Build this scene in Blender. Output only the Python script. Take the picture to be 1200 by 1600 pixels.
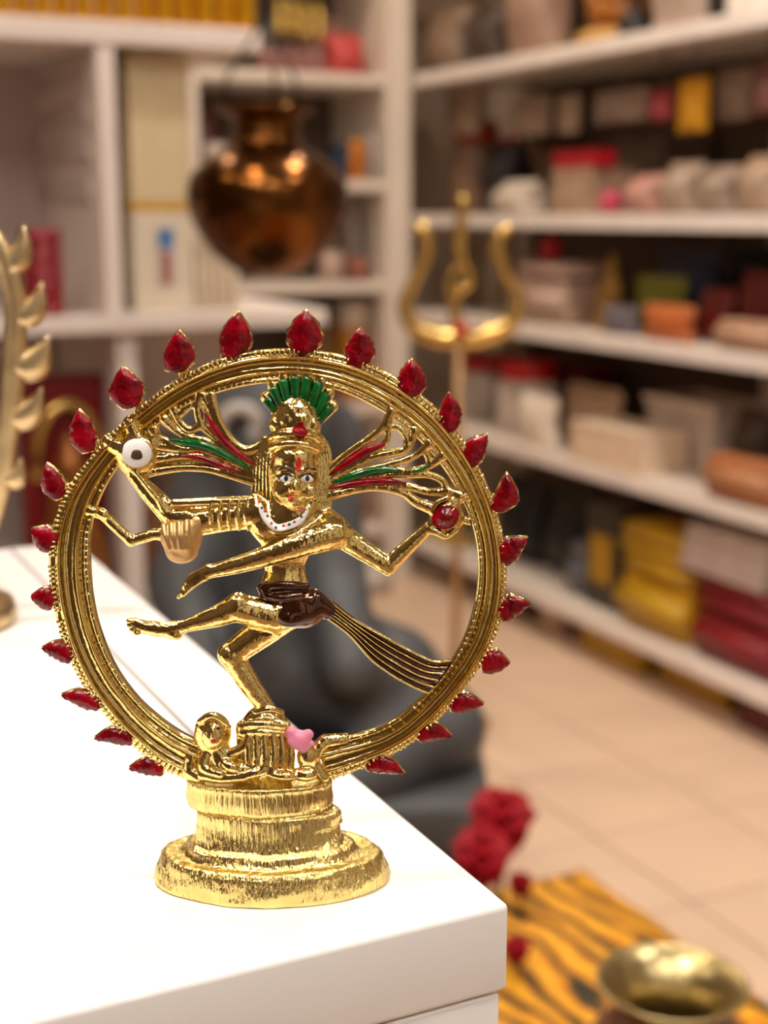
import bpy, bmesh, math, random
import numpy as np
from mathutils import Vector, Matrix

random.seed(7)
rng = np.random.default_rng(7)
scene = bpy.context.scene
for o in list(bpy.data.objects):
    bpy.data.objects.remove(o)

# ------------------------------------------------------------------ camera
F = 2200.0                                   # focal length in pixels of the 1200x1600 frame
PITCH = math.atan(465 / F)
YAW = math.radians(26)
TABLE_Z = 0.92
CAM = np.array([0.0, 0.0, TABLE_Z + 0.137])
FH = np.array([math.sin(YAW), math.cos(YAW), 0.0])     # horizontal heading
RT = np.array([math.cos(YAW), -math.sin(YAW), 0.0])    # right
ZZ = np.array([0.0, 0.0, 1.0])
FW = math.cos(PITCH) * FH - math.sin(PITCH) * ZZ
UP = math.sin(PITCH) * FH + math.cos(PITCH) * ZZ


def ray(u, v):
    return FW + RT * ((u - 600) / F) + UP * ((800 - v) / F)


def on_z(u, v, h):
    d = ray(u, v)
    return CAM + d * ((h - CAM[2]) / d[2])


def on_x(u, v, x):
    d = ray(u, v)
    return CAM + d * (x / d[0])


def on_y(u, v, y):
    d = ray(u, v)
    return CAM + d * (y / d[1])


def at_depth(u, v, d):
    return CAM + ray(u, v) * d


cam_data = bpy.data.cameras.new('camera')
cam_data.sensor_fit = 'VERTICAL'
cam_data.sensor_height = 36.0
cam_data.lens = F / 1600 * 36.0
cam_data.clip_start = 0.01
cam_data.clip_end = 50
cam_data.dof.use_dof = True
cam_data.dof.focus_distance = 0.281
cam_data.dof.aperture_fstop = 13.2
cam = bpy.data.objects.new('camera', cam_data)
scene.collection.objects.link(cam)
M = Matrix.Identity(4)
for i in range(3):
    M[i][0] = RT[i]; M[i][1] = UP[i]; M[i][2] = -FW[i]; M[i][3] = CAM[i]
cam.matrix_world = M
scene.camera = cam

# ------------------------------------------------------------------ world, exposure
world = bpy.data.worlds.new('shop_air')
scene.world = world
world.use_nodes = True
world.node_tree.nodes['Background'].inputs[0].default_value = (0.30, 0.24, 0.18, 1)
world.node_tree.nodes['Background'].inputs[1].default_value = 0.02
vs = scene.view_settings
vs.view_transform = 'Standard'
vs.look = 'None'
vs.gamma = 1.0
vs.use_curve_mapping = False
vs.exposure = -0.12
LAMP_STRENGTH = 230.0
LAMP_WARM = (1.0, 0.82, 0.62)
LAMP_NEUTRAL = (1.0, 0.925, 0.85)


# ------------------------------------------------------------------ materials
def lin(r, g, b):
    def f(c):
        c /= 255.0
        return c / 12.92 if c <= 0.04045 else ((c + 0.055) / 1.055) ** 2.4
    return (f(r), f(g), f(b))


MATS = {}


def mat(name, col, rough=0.5, metal=0.0, var=0.12, vscale=8.0, bump=0.0, bscale=40.0, coat=0.0, spec=0.5,
        trans=0.0, bdist=0.001, stretch=None):
    """Procedural principled material: noise tinted colour, optional noise relief."""
    if name in MATS:
        return MATS[name]
    m = bpy.data.materials.new(name)
    m.use_nodes = True
    nt = m.node_tree
    b = nt.nodes['Principled BSDF']
    b.inputs['Roughness'].default_value = rough
    b.inputs['Metallic'].default_value = metal
    b.inputs['Coat Weight'].default_value = coat
    b.inputs['Coat Roughness'].default_value = 0.05
    b.inputs['Specular IOR Level'].default_value = spec
    b.inputs['Transmission Weight'].default_value = trans
    tc = nt.nodes.new('ShaderNodeTexCoord')
    no = nt.nodes.new('ShaderNodeTexNoise')
    no.inputs['Scale'].default_value = vscale
    no.inputs['Detail'].default_value = 4
    nt.links.new(tc.outputs['Object'], no.inputs['Vector'])
    rp = nt.nodes.new('ShaderNodeValToRGB')
    rp.color_ramp.elements[0].position = 0.3
    rp.color_ramp.elements[1].position = 0.7
    a = [max(0, c * (1 - var)) for c in col]
    z = [min(1, c * (1 + var)) for c in col]
    rp.color_ramp.elements[0].color = (*a, 1)
    rp.color_ramp.elements[1].color = (*z, 1)
    nt.links.new(no.outputs['Fac'], rp.inputs['Fac'])
    nt.links.new(rp.outputs['Color'], b.inputs['Base Color'])
    if bump > 0:
        n2 = nt.nodes.new('ShaderNodeTexNoise')
        n2.inputs['Scale'].default_value = bscale
        n2.inputs['Detail'].default_value = 3
        if stretch:
            mp = nt.nodes.new('ShaderNodeMapping')
            mp.inputs['Scale'].default_value = stretch
            nt.links.new(tc.outputs['Object'], mp.inputs['Vector'])
            nt.links.new(mp.outputs[0], n2.inputs['Vector'])
        else:
            nt.links.new(tc.outputs['Object'], n2.inputs['Vector'])
        bp = nt.nodes.new('ShaderNodeBump')
        bp.inputs['Strength'].default_value = bump
        bp.inputs['Distance'].default_value = bdist
        nt.links.new(n2.outputs['Fac'], bp.inputs['Height'])
        nt.links.new(bp.outputs['Normal'], b.inputs['Normal'])
    MATS[name] = m
    return m


def emit(name, col, strength):
    m = bpy.data.materials.new(name)
    m.use_nodes = True
    nt = m.node_tree
    nt.nodes.remove(nt.nodes['Principled BSDF'])
    e = nt.nodes.new('ShaderNodeEmission')
    e.inputs['Color'].default_value = (*col, 1)
    e.inputs['Strength'].default_value = strength
    nt.links.new(e.outputs[0], nt.nodes['Material Output'].inputs['Surface'])
    return m


def ramp_mat(name, tex, colors, rough=0.5, metal=0.0, scale=10.0, distortion=0.0, mapping=(1, 1, 1), rot=(0, 0, 0)):
    """colour bands from a wave or noise texture: colors = [(pos, col), ...]"""
    m = bpy.data.materials.new(name)
    m.use_nodes = True
    nt = m.node_tree
    b = nt.nodes['Principled BSDF']
    b.inputs['Roughness'].default_value = rough
    b.inputs['Metallic'].default_value = metal
    tc = nt.nodes.new('ShaderNodeTexCoord')
    mp = nt.nodes.new('ShaderNodeMapping')
    mp.inputs['Scale'].default_value = mapping
    mp.inputs['Rotation'].default_value = rot
    nt.links.new(tc.outputs['Object'], mp.inputs['Vector'])
    if tex == 'wave':
        t = nt.nodes.new('ShaderNodeTexWave')
        t.inputs['Distortion'].default_value = distortion
        t.inputs['Detail'].default_value = 3
        t.inputs['Detail Scale'].default_value = 1.2
    else:
        t = nt.nodes.new('ShaderNodeTexNoise')
        t.inputs['Detail'].default_value = 4
    t.inputs['Scale'].default_value = scale
    nt.links.new(mp.outputs[0], t.inputs['Vector'])
    rp = nt.nodes.new('ShaderNodeValToRGB')
    els = rp.color_ramp.elements
    while len(els) < len(colors):
        els.new(0.5)
    for e, (p, c) in zip(els, colors):
        e.position = p
        e.color = (*c, 1)
    nt.links.new(t.outputs['Fac'], rp.inputs['Fac'])
    nt.links.new(rp.outputs['Color'], b.inputs['Base Color'])
    MATS[name] = m
    return m


# ------------------------------------------------------------------ object helpers
COL = scene.collection


def link(name, me, material=None, parent=None, smooth=True):
    o = bpy.data.objects.new(name, me)
    COL.objects.link(o)
    if material is not None and not me.materials:
        me.materials.append(material)
    if smooth and len(me.polygons):
        me.polygons.foreach_set('use_smooth', np.ones(len(me.polygons), dtype=bool))
    if parent is not None:
        o.parent = parent
    return o


def mesh_from(verts, faces, name='shape'):
    me = bpy.data.meshes.new(name)
    me.from_pydata([tuple(map(float, v)) for v in verts], [], [tuple(int(i) for i in f) for f in faces])
    me.update()
    return me


def mesh_np(V, Q, name='shape'):
    me = bpy.data.meshes.new(name)
    me.vertices.add(len(V))
    me.vertices.foreach_set('co', np.asarray(V, dtype='f4').ravel())
    me.loops.add(Q.size)
    me.loops.foreach_set('vertex_index', Q.astype('i4').ravel())
    me.polygons.add(len(Q))
    me.polygons.foreach_set('loop_start', np.arange(0, Q.size, Q.shape[1], dtype='i4'))
    me.update(calc_edges=True)
    return me


def from_bm(bm, name='shape'):
    bmesh.ops.recalc_face_normals(bm, faces=bm.faces[:])
    me = bpy.data.meshes.new(name)
    bm.to_mesh(me)
    bm.free()
    return me


def thing(name, label, cat, loc=(0, 0, 0), rotz=0.0, group=None):
    o = bpy.data.objects.new(name, None)
    o.empty_display_size = 0.02
    COL.objects.link(o)
    o.location = tuple(float(c) for c in loc)
    o.rotation_euler = (0, 0, rotz)
    o['label'] = label
    o['category'] = cat
    if group:
        o['group'] = group
    return o


def tag(o, label, cat, group=None):
    o['label'] = label
    o['category'] = cat
    if group:
        o['group'] = group
    return o


def struct(o, label=None):
    o['kind'] = 'structure'
    if label:
        o['label'] = label
    return o


def box_me(x0, x1, y0, y1, z0, z1, bev=0.0, seg=2):
    bm = bmesh.new()
    bmesh.ops.create_cube(bm, size=1.0)
    for v in bm.verts:
        v.co = Vector(((x0 + x1) / 2 + v.co.x * (x1 - x0), (y0 + y1) / 2 + v.co.y * (y1 - y0), (z0 + z1) / 2 + v.co.z * (z1 - z0)))
    if bev > 0:
        bmesh.ops.bevel(bm, geom=bm.edges[:], offset=bev, segments=seg, affect='EDGES', profile=0.5)
    return from_bm(bm)


def box(name, dims, material, parent=None, bev=0.0, smooth=False):
    return link(name, box_me(*dims, bev=bev), material, parent, smooth)


def lathe_me(prof, n=48, sx=1.0, sy=1.0, cap=True, center=(0, 0, 0)):
    """prof: list of (r, z) from bottom to top."""
    V, Fc = [], []
    m = len(prof)
    for r, z in prof:
        for k in range(n):
            a = 2 * math.pi * k / n
            V.append((center[0] + r * sx * math.cos(a), center[1] + r * sy * math.sin(a), center[2] + z))
    for i in range(m - 1):
        for k in range(n):
            k2 = (k + 1) % n
            Fc.append((i * n + k, i * n + k2, (i + 1) * n + k2, (i + 1) * n + k))
    if cap:
        Fc.append(tuple(range(n - 1, -1, -1)))
        Fc.append(tuple((m - 1) * n + k for k in range(n)))
    return mesh_from(V, Fc)


def catmull(pts, n=8):
    P = np.array(pts, float)
    if len(P) < 3:
        t = np.linspace(0, 1, n + 1)[:, None]
        return P[0] * (1 - t) + P[1] * t
    Q = np.vstack([2 * P[0] - P[1], P, 2 * P[-1] - P[-2]])
    out = []
    for i in range(1, len(Q) - 2):
        for t in np.linspace(0, 1, n, endpoint=False):
            a, b, c, d = Q[i - 1], Q[i], Q[i + 1], Q[i + 2]
            out.append(0.5 * (2 * b + (c - a) * t + (2 * a - 5 * b + 4 * c - d) * t * t + (-a + 3 * b - 3 * c + d) * t ** 3))
    out.append(P[-1])
    return np.array(out)


def tube_vf(pts, rad, n=10, flat=1.0, flat_dir=None):
    """tube along points with a radius per point; flat scales along flat_dir."""
    P = np.array(pts, float)
    R = np.array(rad, float) if np.ndim(rad) else np.full(len(P), float(rad))
    T = np.gradient(P, axis=0)
    T /= np.linalg.norm(T, axis=1)[:, None] + 1e-12
    ref = np.array(flat_dir, float) if flat_dir is not None else (ZZ if abs(T[:, 2]).mean() < 0.8 else np.array([0.3, 1.0, 0]))
    V, Fc = [], []
    for i in range(len(P)):
        a = np.cross(T[i], ref); a /= np.linalg.norm(a) + 1e-12
        b = np.cross(T[i], a)
        for k in range(n):
            th = 2 * math.pi * k / n
            V.append(P[i] + R[i] * (math.cos(th) * a + flat * math.sin(th) * b))
    m = len(P)
    for i in range(m - 1):
        for k in range(n):
            k2 = (k + 1) % n
            Fc.append((i * n + k, i * n + k2, (i + 1) * n + k2, (i + 1) * n + k))
    Fc.append(tuple(range(n - 1, -1, -1)))
    Fc.append(tuple((m - 1) * n + k for k in range(n)))
    return V, Fc


def tube_me(pts, rad, n=10, flat=1.0, flat_dir=None):
    V, Fc = tube_vf(pts, rad, n, flat, flat_dir)
    me = mesh_from(V, Fc)
    bm = bmesh.new(); bm.from_mesh(me)
    bpy.data.meshes.remove(me)
    return from_bm(bm)


# ------------------------------------------------------------------ implicit surface modelling (for cast figures)
class Grid:
    def __init__(s, lo, hi, h):
        s.lo = np.array(lo, float); s.h = float(h)
        s.n = np.ceil((np.array(hi, float) - s.lo) / h).astype(int) + 1
        s.D = np.full(s.n, 60.0 * h, dtype='f4')

    def sub(s, lo, hi):
        a = np.clip(np.floor((np.array(lo) - s.lo) / s.h).astype(int), 0, s.n - 1)
        b = np.clip(np.ceil((np.array(hi) - s.lo) / s.h).astype(int) + 1, 1, s.n)
        sl = tuple(slice(int(i), int(j)) for i, j in zip(a, b))
        ax = [s.lo[i] + s.h * np.arange(a[i], b[i]) for i in range(3)]
        X, Y, Z = np.meshgrid(*ax, indexing='ij', sparse=True)
        return sl, X.astype('f4'), Y.astype('f4'), Z.astype('f4')

    def put(s, sl, d, k, cut=False):
        a = s.D[sl]
        if cut:
            d = -d
            if k <= 0:
                s.D[sl] = np.maximum(a, d)
            else:
                h = np.clip(0.5 - 0.5 * (d - a) / k, 0, 1)
                s.D[sl] = d * (1 - h) + a * h + k * h * (1 - h)
        elif k <= 0:
            s.D[sl] = np.minimum(a, d)
        else:
            h = np.clip(0.5 + 0.5 * (d - a) / k, 0, 1)
            s.D[sl] = d * (1 - h) + a * h - k * h * (1 - h)

    def tube(s, pts, rad, k=3.0, fl=1.0, smooth=0, cut=False):
        P = np.array(pts, float)
        R = np.array(rad, float) if np.ndim(rad) else np.full(len(P), float(rad))
        if smooth and len(P) > 2:
            P2 = catmull(np.hstack([P, R[:, None]]), smooth)
            P, R = P2[:, :3], P2[:, 3]
        m = R.max() * max(1, fl) + k + 3 * s.h
        sl, X, Y, Z = s.sub(P.min(0) - m, P.max(0) + m)
        d = None
        for i in range(len(P) - 1):
            a, b = P[i].copy(), P[i + 1].copy()
            ab = b - a; ab[2] /= fl
            L = float(ab @ ab) + 1e-9
            px, py, pz = X - a[0], Y - a[1], (Z - a[2]) / fl
            h = np.clip((px * ab[0] + py * ab[1] + pz * ab[2]) / L, 0, 1)
            e = np.sqrt((px - h * ab[0]) ** 2 + (py - h * ab[1]) ** 2 + (pz - h * ab[2]) ** 2) - (R[i] + (R[i + 1] - R[i]) * h)
            d = e if d is None else np.minimum(d, e)
        s.put(sl, d * min(1, fl), k, cut)

    def ell(s, c, r, rot=0.0, k=3.0, cut=False):
        r = np.array(r, float)
        m = r.max() + k + 3 * s.h
        sl, X, Y, Z = s.sub(np.array(c) - m, np.array(c) + m)
        px, py, pz = X - c[0], Y - c[1], Z - c[2]
        ca, sa = math.cos(rot), math.sin(rot)
        qx, qy = px * ca + py * sa, -px * sa + py * ca
        k0 = np.sqrt((qx / r[0]) ** 2 + (qy / r[1]) ** 2 + (pz / r[2]) ** 2) + 1e-6
        k1 = np.sqrt((qx / r[0] ** 2) ** 2 + (qy / r[1] ** 2) ** 2 + (pz / r[2] ** 2) ** 2) + 1e-9
        s.put(sl, (k0 * (k0 - 1) / k1).astype('f4'), k, cut)

    def rbox(s, c, half, rot=0.0, rr=2.0, k=3.0):
        half = np.array(half, float)
        m = np.linalg.norm(half) + k + 3 * s.h
        sl, X, Y, Z = s.sub(np.array(c) - m, np.array(c) + m)
        px, py, pz = X - c[0], Y - c[1], Z - c[2]
        ca, sa = math.cos(rot), math.sin(rot)
        qx = np.abs(px * ca + py * sa) - (half[0] - rr)
        qy = np.abs(-px * sa + py * ca) - (half[1] - rr)
        qz = np.abs(pz) - (half[2] - rr)
        d = np.sqrt(np.maximum(qx, 0) ** 2 + np.maximum(qy, 0) ** 2 + np.maximum(qz, 0) ** 2) + \
            np.minimum(np.maximum(np.maximum(qx, qy), qz), 0) - rr
        s.put(sl, d.astype('f4'), k)

    def front(s, u, v):
        i = int(round((u - s.lo[0]) / s.h)); j = int(round((v - s.lo[1]) / s.h))
        i = min(max(i, 0), s.n[0] - 1); j = min(max(j, 0), s.n[1] - 1)
        col = s.D[i, j]
        ins = np.nonzero(col < 0)[0]
        if not len(ins):
            return None
        q = ins[-1]
        if q + 1 >= s.n[2]:
            return s.lo[2] + s.h * q
        return s.lo[2] + s.h * (q + col[q] / (col[q] - col[q + 1]))

    def nets(s):
        D = s.D
        S = D < 0
        n = np.array(D.shape)
        cnt = np.zeros(n - 1, dtype='i1')
        for a in (0, 1):
            for b in (0, 1):
                for c in (0, 1):
                    cnt += S[a:n[0] - 1 + a, b:n[1] - 1 + b, c:n[2] - 1 + c]
        act = (cnt > 0) & (cnt < 8)
        idx = np.full(n - 1, -1, dtype='i4')
        I, J, K = np.nonzero(act)
        idx[I, J, K] = np.arange(len(I))
        acc = np.zeros((len(I), 3)); num = np.zeros(len(I))
        cor = [(a, b, c) for a in (0, 1) for b in (0, 1) for c in (0, 1)]
        for p in cor:
            for q in cor:
                if p < q and sum(abs(x - y) for x, y in zip(p, q)) == 1:
                    da = D[I + p[0], J + p[1], K + p[2]]; db = D[I + q[0], J + q[1], K + q[2]]
                    m = (da < 0) != (db < 0)
                    t = np.where(m, da / np.where(m, da - db, 1), 0)
                    for ax in range(3):
                        acc[:, ax] += np.where(m, p[ax] + t * (q[ax] - p[ax]), 0)
                    num += m
        V = s.lo + s.h * (np.stack([I, J, K], 1) + acc / num[:, None])
        quads = []
        for ax in range(3):
            o1, o2 = (ax + 1) % 3, (ax + 2) % 3
            A = [slice(1, -1)] * 3; B = [slice(1, -1)] * 3
            A[ax] = slice(0, -1); B[ax] = slice(1, None)
            a = S[tuple(A)]; b = S[tuple(B)]
            e = np.array(np.nonzero(a != b)).T
            sgn = a[tuple(e.T)]
            base = e + 1; base[:, ax] -= 1
            d1 = np.zeros(3, int); d1[o1] = 1
            d2 = np.zeros(3, int); d2[o2] = 1
            q = np.stack([idx[tuple((base - d1 - d2).T)], idx[tuple((base - d2).T)], idx[tuple(base.T)], idx[tuple((base - d1).T)]], 1)
            q[~sgn] = q[~sgn][:, ::-1]
            quads.append(q)
        Q = np.vstack(quads)
        Q = Q[(Q >= 0).all(1)]
        return V, Q
LAMPS = [  # x, y, neutral?, gain
    (-0.95, -1.2, 1, 0.9), (-0.3, -1.25, 1, 1.1), (0.05, -0.9, 1, 0.9), (0.5, -1.25, 1, 1.1), (1.2, -1.3, 1, 1.0),  # includes lamps added to wash the reflector shelves behind the viewer
    (-0.9, -0.3, 1, 1.6), (0.15, -0.45, 1, 1.2), (-0.32, 0.40, 1, 2.8), (-0.9, 0.6, 0, 1.0), (1.3, 0.3, 1, 1.5),
    (-0.9, 1.7, 0, 0.9), (0.1, 1.25, 0, 1.1), (1.25, 1.5, 1, 2.8), (0.3, 2.8, 0, 0.8), (1.45, 2.3, 0, 1.5), (1.15, 3.15, 0, 1.9)]  # last one added to brighten the corner shelves

# ================================================================== STRUCTURE
X0, X1, Y0, Y1, ZC = -1.6, 2.26, -1.8, 4.04, 2.55
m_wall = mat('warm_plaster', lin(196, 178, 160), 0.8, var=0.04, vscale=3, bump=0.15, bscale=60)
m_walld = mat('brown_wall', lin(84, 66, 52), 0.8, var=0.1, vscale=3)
m_ceil = mat('ceiling_paint', lin(150, 138, 124), 0.85, var=0.03)
m_grout = mat('floor_grout', lin(150, 118, 90), 0.8)
m_tile = mat('beige_floor_tile', lin(232, 203, 176), 0.38, var=0.04, vscale=5, bump=0.05, bscale=20)
m_white = mat('white_laminate', lin(238, 234, 230), 0.32, var=0.012, vscale=4)
m_board = mat('white_shelf_board', lin(232, 220, 208), 0.45, var=0.03, vscale=6)
m_backpanel = mat('shelf_back_panel', lin(92, 76, 62), 0.7, var=0.08, vscale=4)
m_seam = mat('grey_seam', lin(150, 148, 146), 0.6)

fl = struct(box('floor', (X0, X1, Y0, Y1, -0.06, -0.004), m_grout), 'beige tiled shop floor')
struct(box('ceiling', (X0, X1, Y0, Y1, ZC, ZC + 0.05), m_ceil), 'plain pale shop ceiling')
struct(box('wall_right', (X1, X1 + 0.05, Y0, Y1, -0.06, ZC), m_wall), 'wall behind the long shelves')
struct(box('wall_back', (X0, X1, Y1, Y1 + 0.05, -0.06, ZC), m_wall), 'wall at the end of the shop')
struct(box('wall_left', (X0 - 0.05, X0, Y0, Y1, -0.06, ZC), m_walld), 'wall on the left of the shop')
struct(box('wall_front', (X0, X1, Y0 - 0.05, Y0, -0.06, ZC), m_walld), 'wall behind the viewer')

T = 0.265
tile_me = box_me(-T / 2 + 0.002, T / 2 - 0.002, -T / 2 + 0.002, T / 2 - 0.002, -0.004, 0.0, bev=0.0012, seg=1)
tile_me.materials.append(m_tile)
for i in range(-5, 3):
    for j in range(-8, 9):
        cx, cy = 1.327 + (i + 0.5) * T, 1.618 + (j + 0.5) * T
        if cx + T / 2 > X1 or cy + T / 2 > Y1 or cy - T / 2 < Y0:
            continue
        t = bpy.data.objects.new('tile', tile_me)
        COL.objects.link(t)
        t.location = (cx, cy, 0)
        t.parent = fl

# ceiling downlights: modelled fixtures, some added for fill, the light comes from their glowing discs
m_trim = mat('lamp_trim', lin(225, 222, 218), 0.35)
disc_me = lathe_me([(0.0005, -0.004), (0.055, -0.004), (0.055, 0.0)], 32)
trim_me = lathe_me([(0.056, 0.0), (0.056, -0.012), (0.072, -0.012), (0.076, 0.0)], 32, cap=False)
trim_me.materials.append(m_trim)
glow = {}
for x, y, kind, gain in LAMPS:
    if (kind, gain) not in glow:
        me_ = disc_me.copy()
        me_.materials.append(emit('lamp_glow', LAMP_NEUTRAL if kind else LAMP_WARM, LAMP_STRENGTH * gain))
        glow[(kind, gain)] = me_
    t = thing('ceiling_downlight', 'round recessed ceiling downlight, from a set partly added for fill', 'downlight', (x, y, ZC - 0.001), 0, 'ceiling downlights')
    link('trim_ring', trim_me, None, t)
    link('glowing_disc', glow[(kind, gain)], None, t)

# ------------------------------------------------------------------ white display cabinet that carries the figurine
TX1, TY0, TY1, TX0 = 0.1385, 0.2255, 0.586, -0.62
cab = thing('display_cabinet', 'glossy white display cabinet corner under the golden figurine', 'cabinet', ((TX0 + TX1) / 2, (TY0 + TY1) / 2, 0))
cx, cy = cab.location.x, cab.location.y
def rel(x0, x1, y0, y1, z0, z1):
    return (x0 - cx, x1 - cx, y0 - cy, y1 - cy, z0, z1)
link('top_board', box_me(*rel(TX0, TX1, TY0, TY1, TABLE_Z - 0.0195, TABLE_Z), bev=0.0014, seg=3), m_white, cab)
link('side_panel', box_me(*rel(TX1 - 0.028, TX1 - 0.0012, TY0 + 0.0012, TY1 - 0.002, 0.0, TABLE_Z - 0.0203), bev=0.0008), m_white, cab)
link('drawer_front', box_me(*rel(TX0 + 0.002, TX1 - 0.0285, TY0 + 0.0012, TY0 + 0.02, 0.70, TABLE_Z - 0.0203), bev=0.0008), m_white, cab)
link('carcass', box_me(*rel(TX0 + 0.002, TX1 - 0.0285, TY0 + 0.021, TY1 - 0.002, 0.0, TABLE_Z - 0.0203), bev=0.0008), m_white, cab)
link('lower_door', box_me(*rel(TX0 + 0.002, TX1 - 0.0285, TY0 + 0.0012, TY0 + 0.02, 0.04, 0.697), bev=0.0008), m_white, cab)
link('edge_joint', box_me(*rel(0.1102, 0.1117, 0.262, TY1 - 0.001, TABLE_Z - 0.001, TABLE_Z + 0.00012)), m_seam, cab)

# unseen white shelves added behind the viewer to put bright reflections in the gold
for x, w, lb in ((-0.32, 0.4, 'added white reflector shelf behind the viewer, on the left'), (0.42, 0.4, 'added white reflector shelf straight behind the viewer'), (1.2, 0.6, 'added white reflector shelf behind the viewer, on the right')):
    t = thing('added_reflector_shelf', lb, 'added reflector', (x, Y0 + 0.14, 0))
    box('back_board', (-w / 2, w / 2, -0.12, -0.10, 0.3, 2.1), m_white, t)
    for s in (-1, 1):
        box('side_board', (s * w / 2 - 0.01, s * w / 2 + 0.01, -0.12, 0.14, 0.0, 2.12), m_white, t)
    for z in (0.3, 0.75, 1.2, 1.65, 2.1):
        box('shelf_board', (-w / 2 + 0.011, w / 2 - 0.011, -0.099, 0.13, z, z + 0.02), m_white, t)

# ================================================================== GOLDEN FIGURINE
m_gold = mat('polished_gold', (1.0, 0.745, 0.28), 0.12, 1.0, var=0.10, vscale=260, bump=0.42, bscale=540, bdist=0.0006)
m_ringgold = mat('ring_gold', (1.0, 0.73, 0.27), 0.13, 1.0, var=0.10, vscale=260, bump=0.28, bscale=420, bdist=0.0005)
m_goldr = mat('striated_gold', (1.0, 0.735, 0.28), 0.17, 1.0, var=0.12, vscale=300, bump=0.8, bscale=1700, bdist=0.0006, stretch=(1, 1, 0.07))
m_worn = mat('worn_matte_gold', lin(206, 168, 112), 0.36, 0.75, var=0.12, vscale=300, bump=0.4, bscale=420, bdist=0.0006)
m_red = mat('red_enamel', lin(132, 0, 18), 0.08, 0.0, var=0.55, vscale=380, bump=0.6, bscale=480, coat=0.25, spec=0.35, bdist=0.0007)
m_green = mat('green_enamel', lin(0, 86, 28), 0.08, 0.0, var=0.5, vscale=380, bump=0.4, bscale=420, coat=0.5, bdist=0.0006)
m_brown = mat('brown_enamel', lin(74, 36, 10), 0.14, 0.7, var=0.55, vscale=260, bump=0.4, bscale=420, coat=1.0, bdist=0.0006)
m_paintw = mat('white_paint', lin(246, 240, 236), 0.3, coat=0.4)
m_paintb = mat('black_paint', lin(22, 16, 14), 0.3, coat=0.4)
m_paintr = mat('red_paint', lin(214, 34, 34), 0.3, coat=0.4)
m_painth = mat('dark_brown_paint', lin(78, 48, 26), 0.5, var=0.4, vscale=600)
m_paintg = mat('dark_green_paint', lin(40, 74, 64), 0.3)
m_pink = mat('pink_paint', lin(240, 140, 172), 0.35, var=0.06, coat=0.3)

FIG_U, FIG_V = 426.0, 1372.0
G = on_z(FIG_U, FIG_V, TABLE_Z)
DF = float((G - CAM) @ FH)
PX = DF / F * 1.02                            # metres per photo pixel in the figurine's plane
fig = thing('dancing_deity_figurine', 'small golden four-armed dancing deity figurine inside a ring of red flames', 'figurine', G, -YAW)


def plane_xz(u, v):
    """photo pixel -> local x, z on the figurine's upright plane (vectorised)"""
    u = np.asarray(u, float); v = np.asarray(v, float)
    a = (u - 600) / F; b = (800 - v) / F
    dfh = math.cos(PITCH) + math.sin(PITCH) * b
    dz = -math.sin(PITCH) + math.cos(PITCH) * b
    t = DF / dfh
    x = t * a - float((G - CAM) @ RT)
    z = CAM[2] + t * dz - TABLE_Z
    return x, z


def loc(P):
    """(u, v, w) plane coordinates -> figurine local metres; w is towards the viewer"""
    P = np.asarray(P, float)
    x, z = plane_xz(P[..., 0], P[..., 1])
    return np.stack([x, -P[..., 2] * PX, z], -1)


def pp(u, v, w=0.0):
    """where something seen at pixel (u, v) lies in plane coordinates when it stands w in front of the plane"""
    k = 1 - w / 2200.0
    return (600 + (u - 600) * k, 800 + (v - 800) * k - 0.207 * w, w)


def pps(pts, w=None):
    return [pp(*p) if w is None else pp(p[0], p[1], w) for p in pts]


def nets_obj(grid, name, material, parent):
    V, Q = grid.nets()
    return link(name, mesh_np(loc(V), Q[:, ::-1]), material, parent)


# ------------------------------------------------------------------ ring (aureole)
RC = np.array([437.0, 890.0])
OUT = [(79, 837), (79, 910), (97, 991), (126, 1064), (161, 1108), (205, 1161), (257, 1200), (295, 1220),
       (523, 1214), (561, 1199), (649, 1156), (726, 1070), (764, 1022), (791, 930), (789, 860), (735, 706), (690, 645), (620, 590),
       (545, 557), (455, 545), (370, 552), (290, 585), (215, 640), (150, 705), (100, 770)]
INN = [(148, 800), (143, 892), (158, 983), (180, 1038), (220, 1093), (264, 1130), (300, 1154),
       (512, 1150), (565, 1145), (615, 1126), (664, 1080), (707, 1030), (733, 976), (747, 865), (743, 835), (706, 752), (652, 685),
       (602, 647), (518, 606), (422, 598), (367, 607), (312, 624), (242, 668), (183, 733)]


def polar(pts):
    P = np.array(pts, float) - RC
    th = np.mod(np.arctan2(P[:, 1], P[:, 0]) - math.pi / 2, 2 * math.pi)   # 0 at the bottom, increasing to the left
    r = np.hypot(P[:, 0], P[:, 1])
    o = np.argsort(th)
    return th[o], r[o]


def smooth_r(pts):
    th, r = polar(pts)
    T3 = np.concatenate([th - 2 * math.pi, th, th + 2 * math.pi]); R3 = np.concatenate([r, r, r])
    g = np.linspace(-math.pi, 3 * math.pi, 1441)
    v = np.interp(g, T3, R3)
    k = np.hanning(61); k /= k.sum()
    v2 = np.convolve(np.pad(v, 30, mode='edge'), k, mode='valid')
    return lambda t: np.interp(t, g, v2)


r_out, r_in = smooth_r(OUT), smooth_r(INN)
TH0, TH1 = 0.375, 2 * math.pi - 0.215


def ring_pt(t, rho, w):
    r = r_in(t) + (r_out(t) - r_in(t)) * rho
    a = t + math.pi / 2
    return np.stack([RC[0] + r * np.cos(a), RC[1] + r * np.sin(a), np.broadcast_to(w, np.shape(r))], -1)


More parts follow.
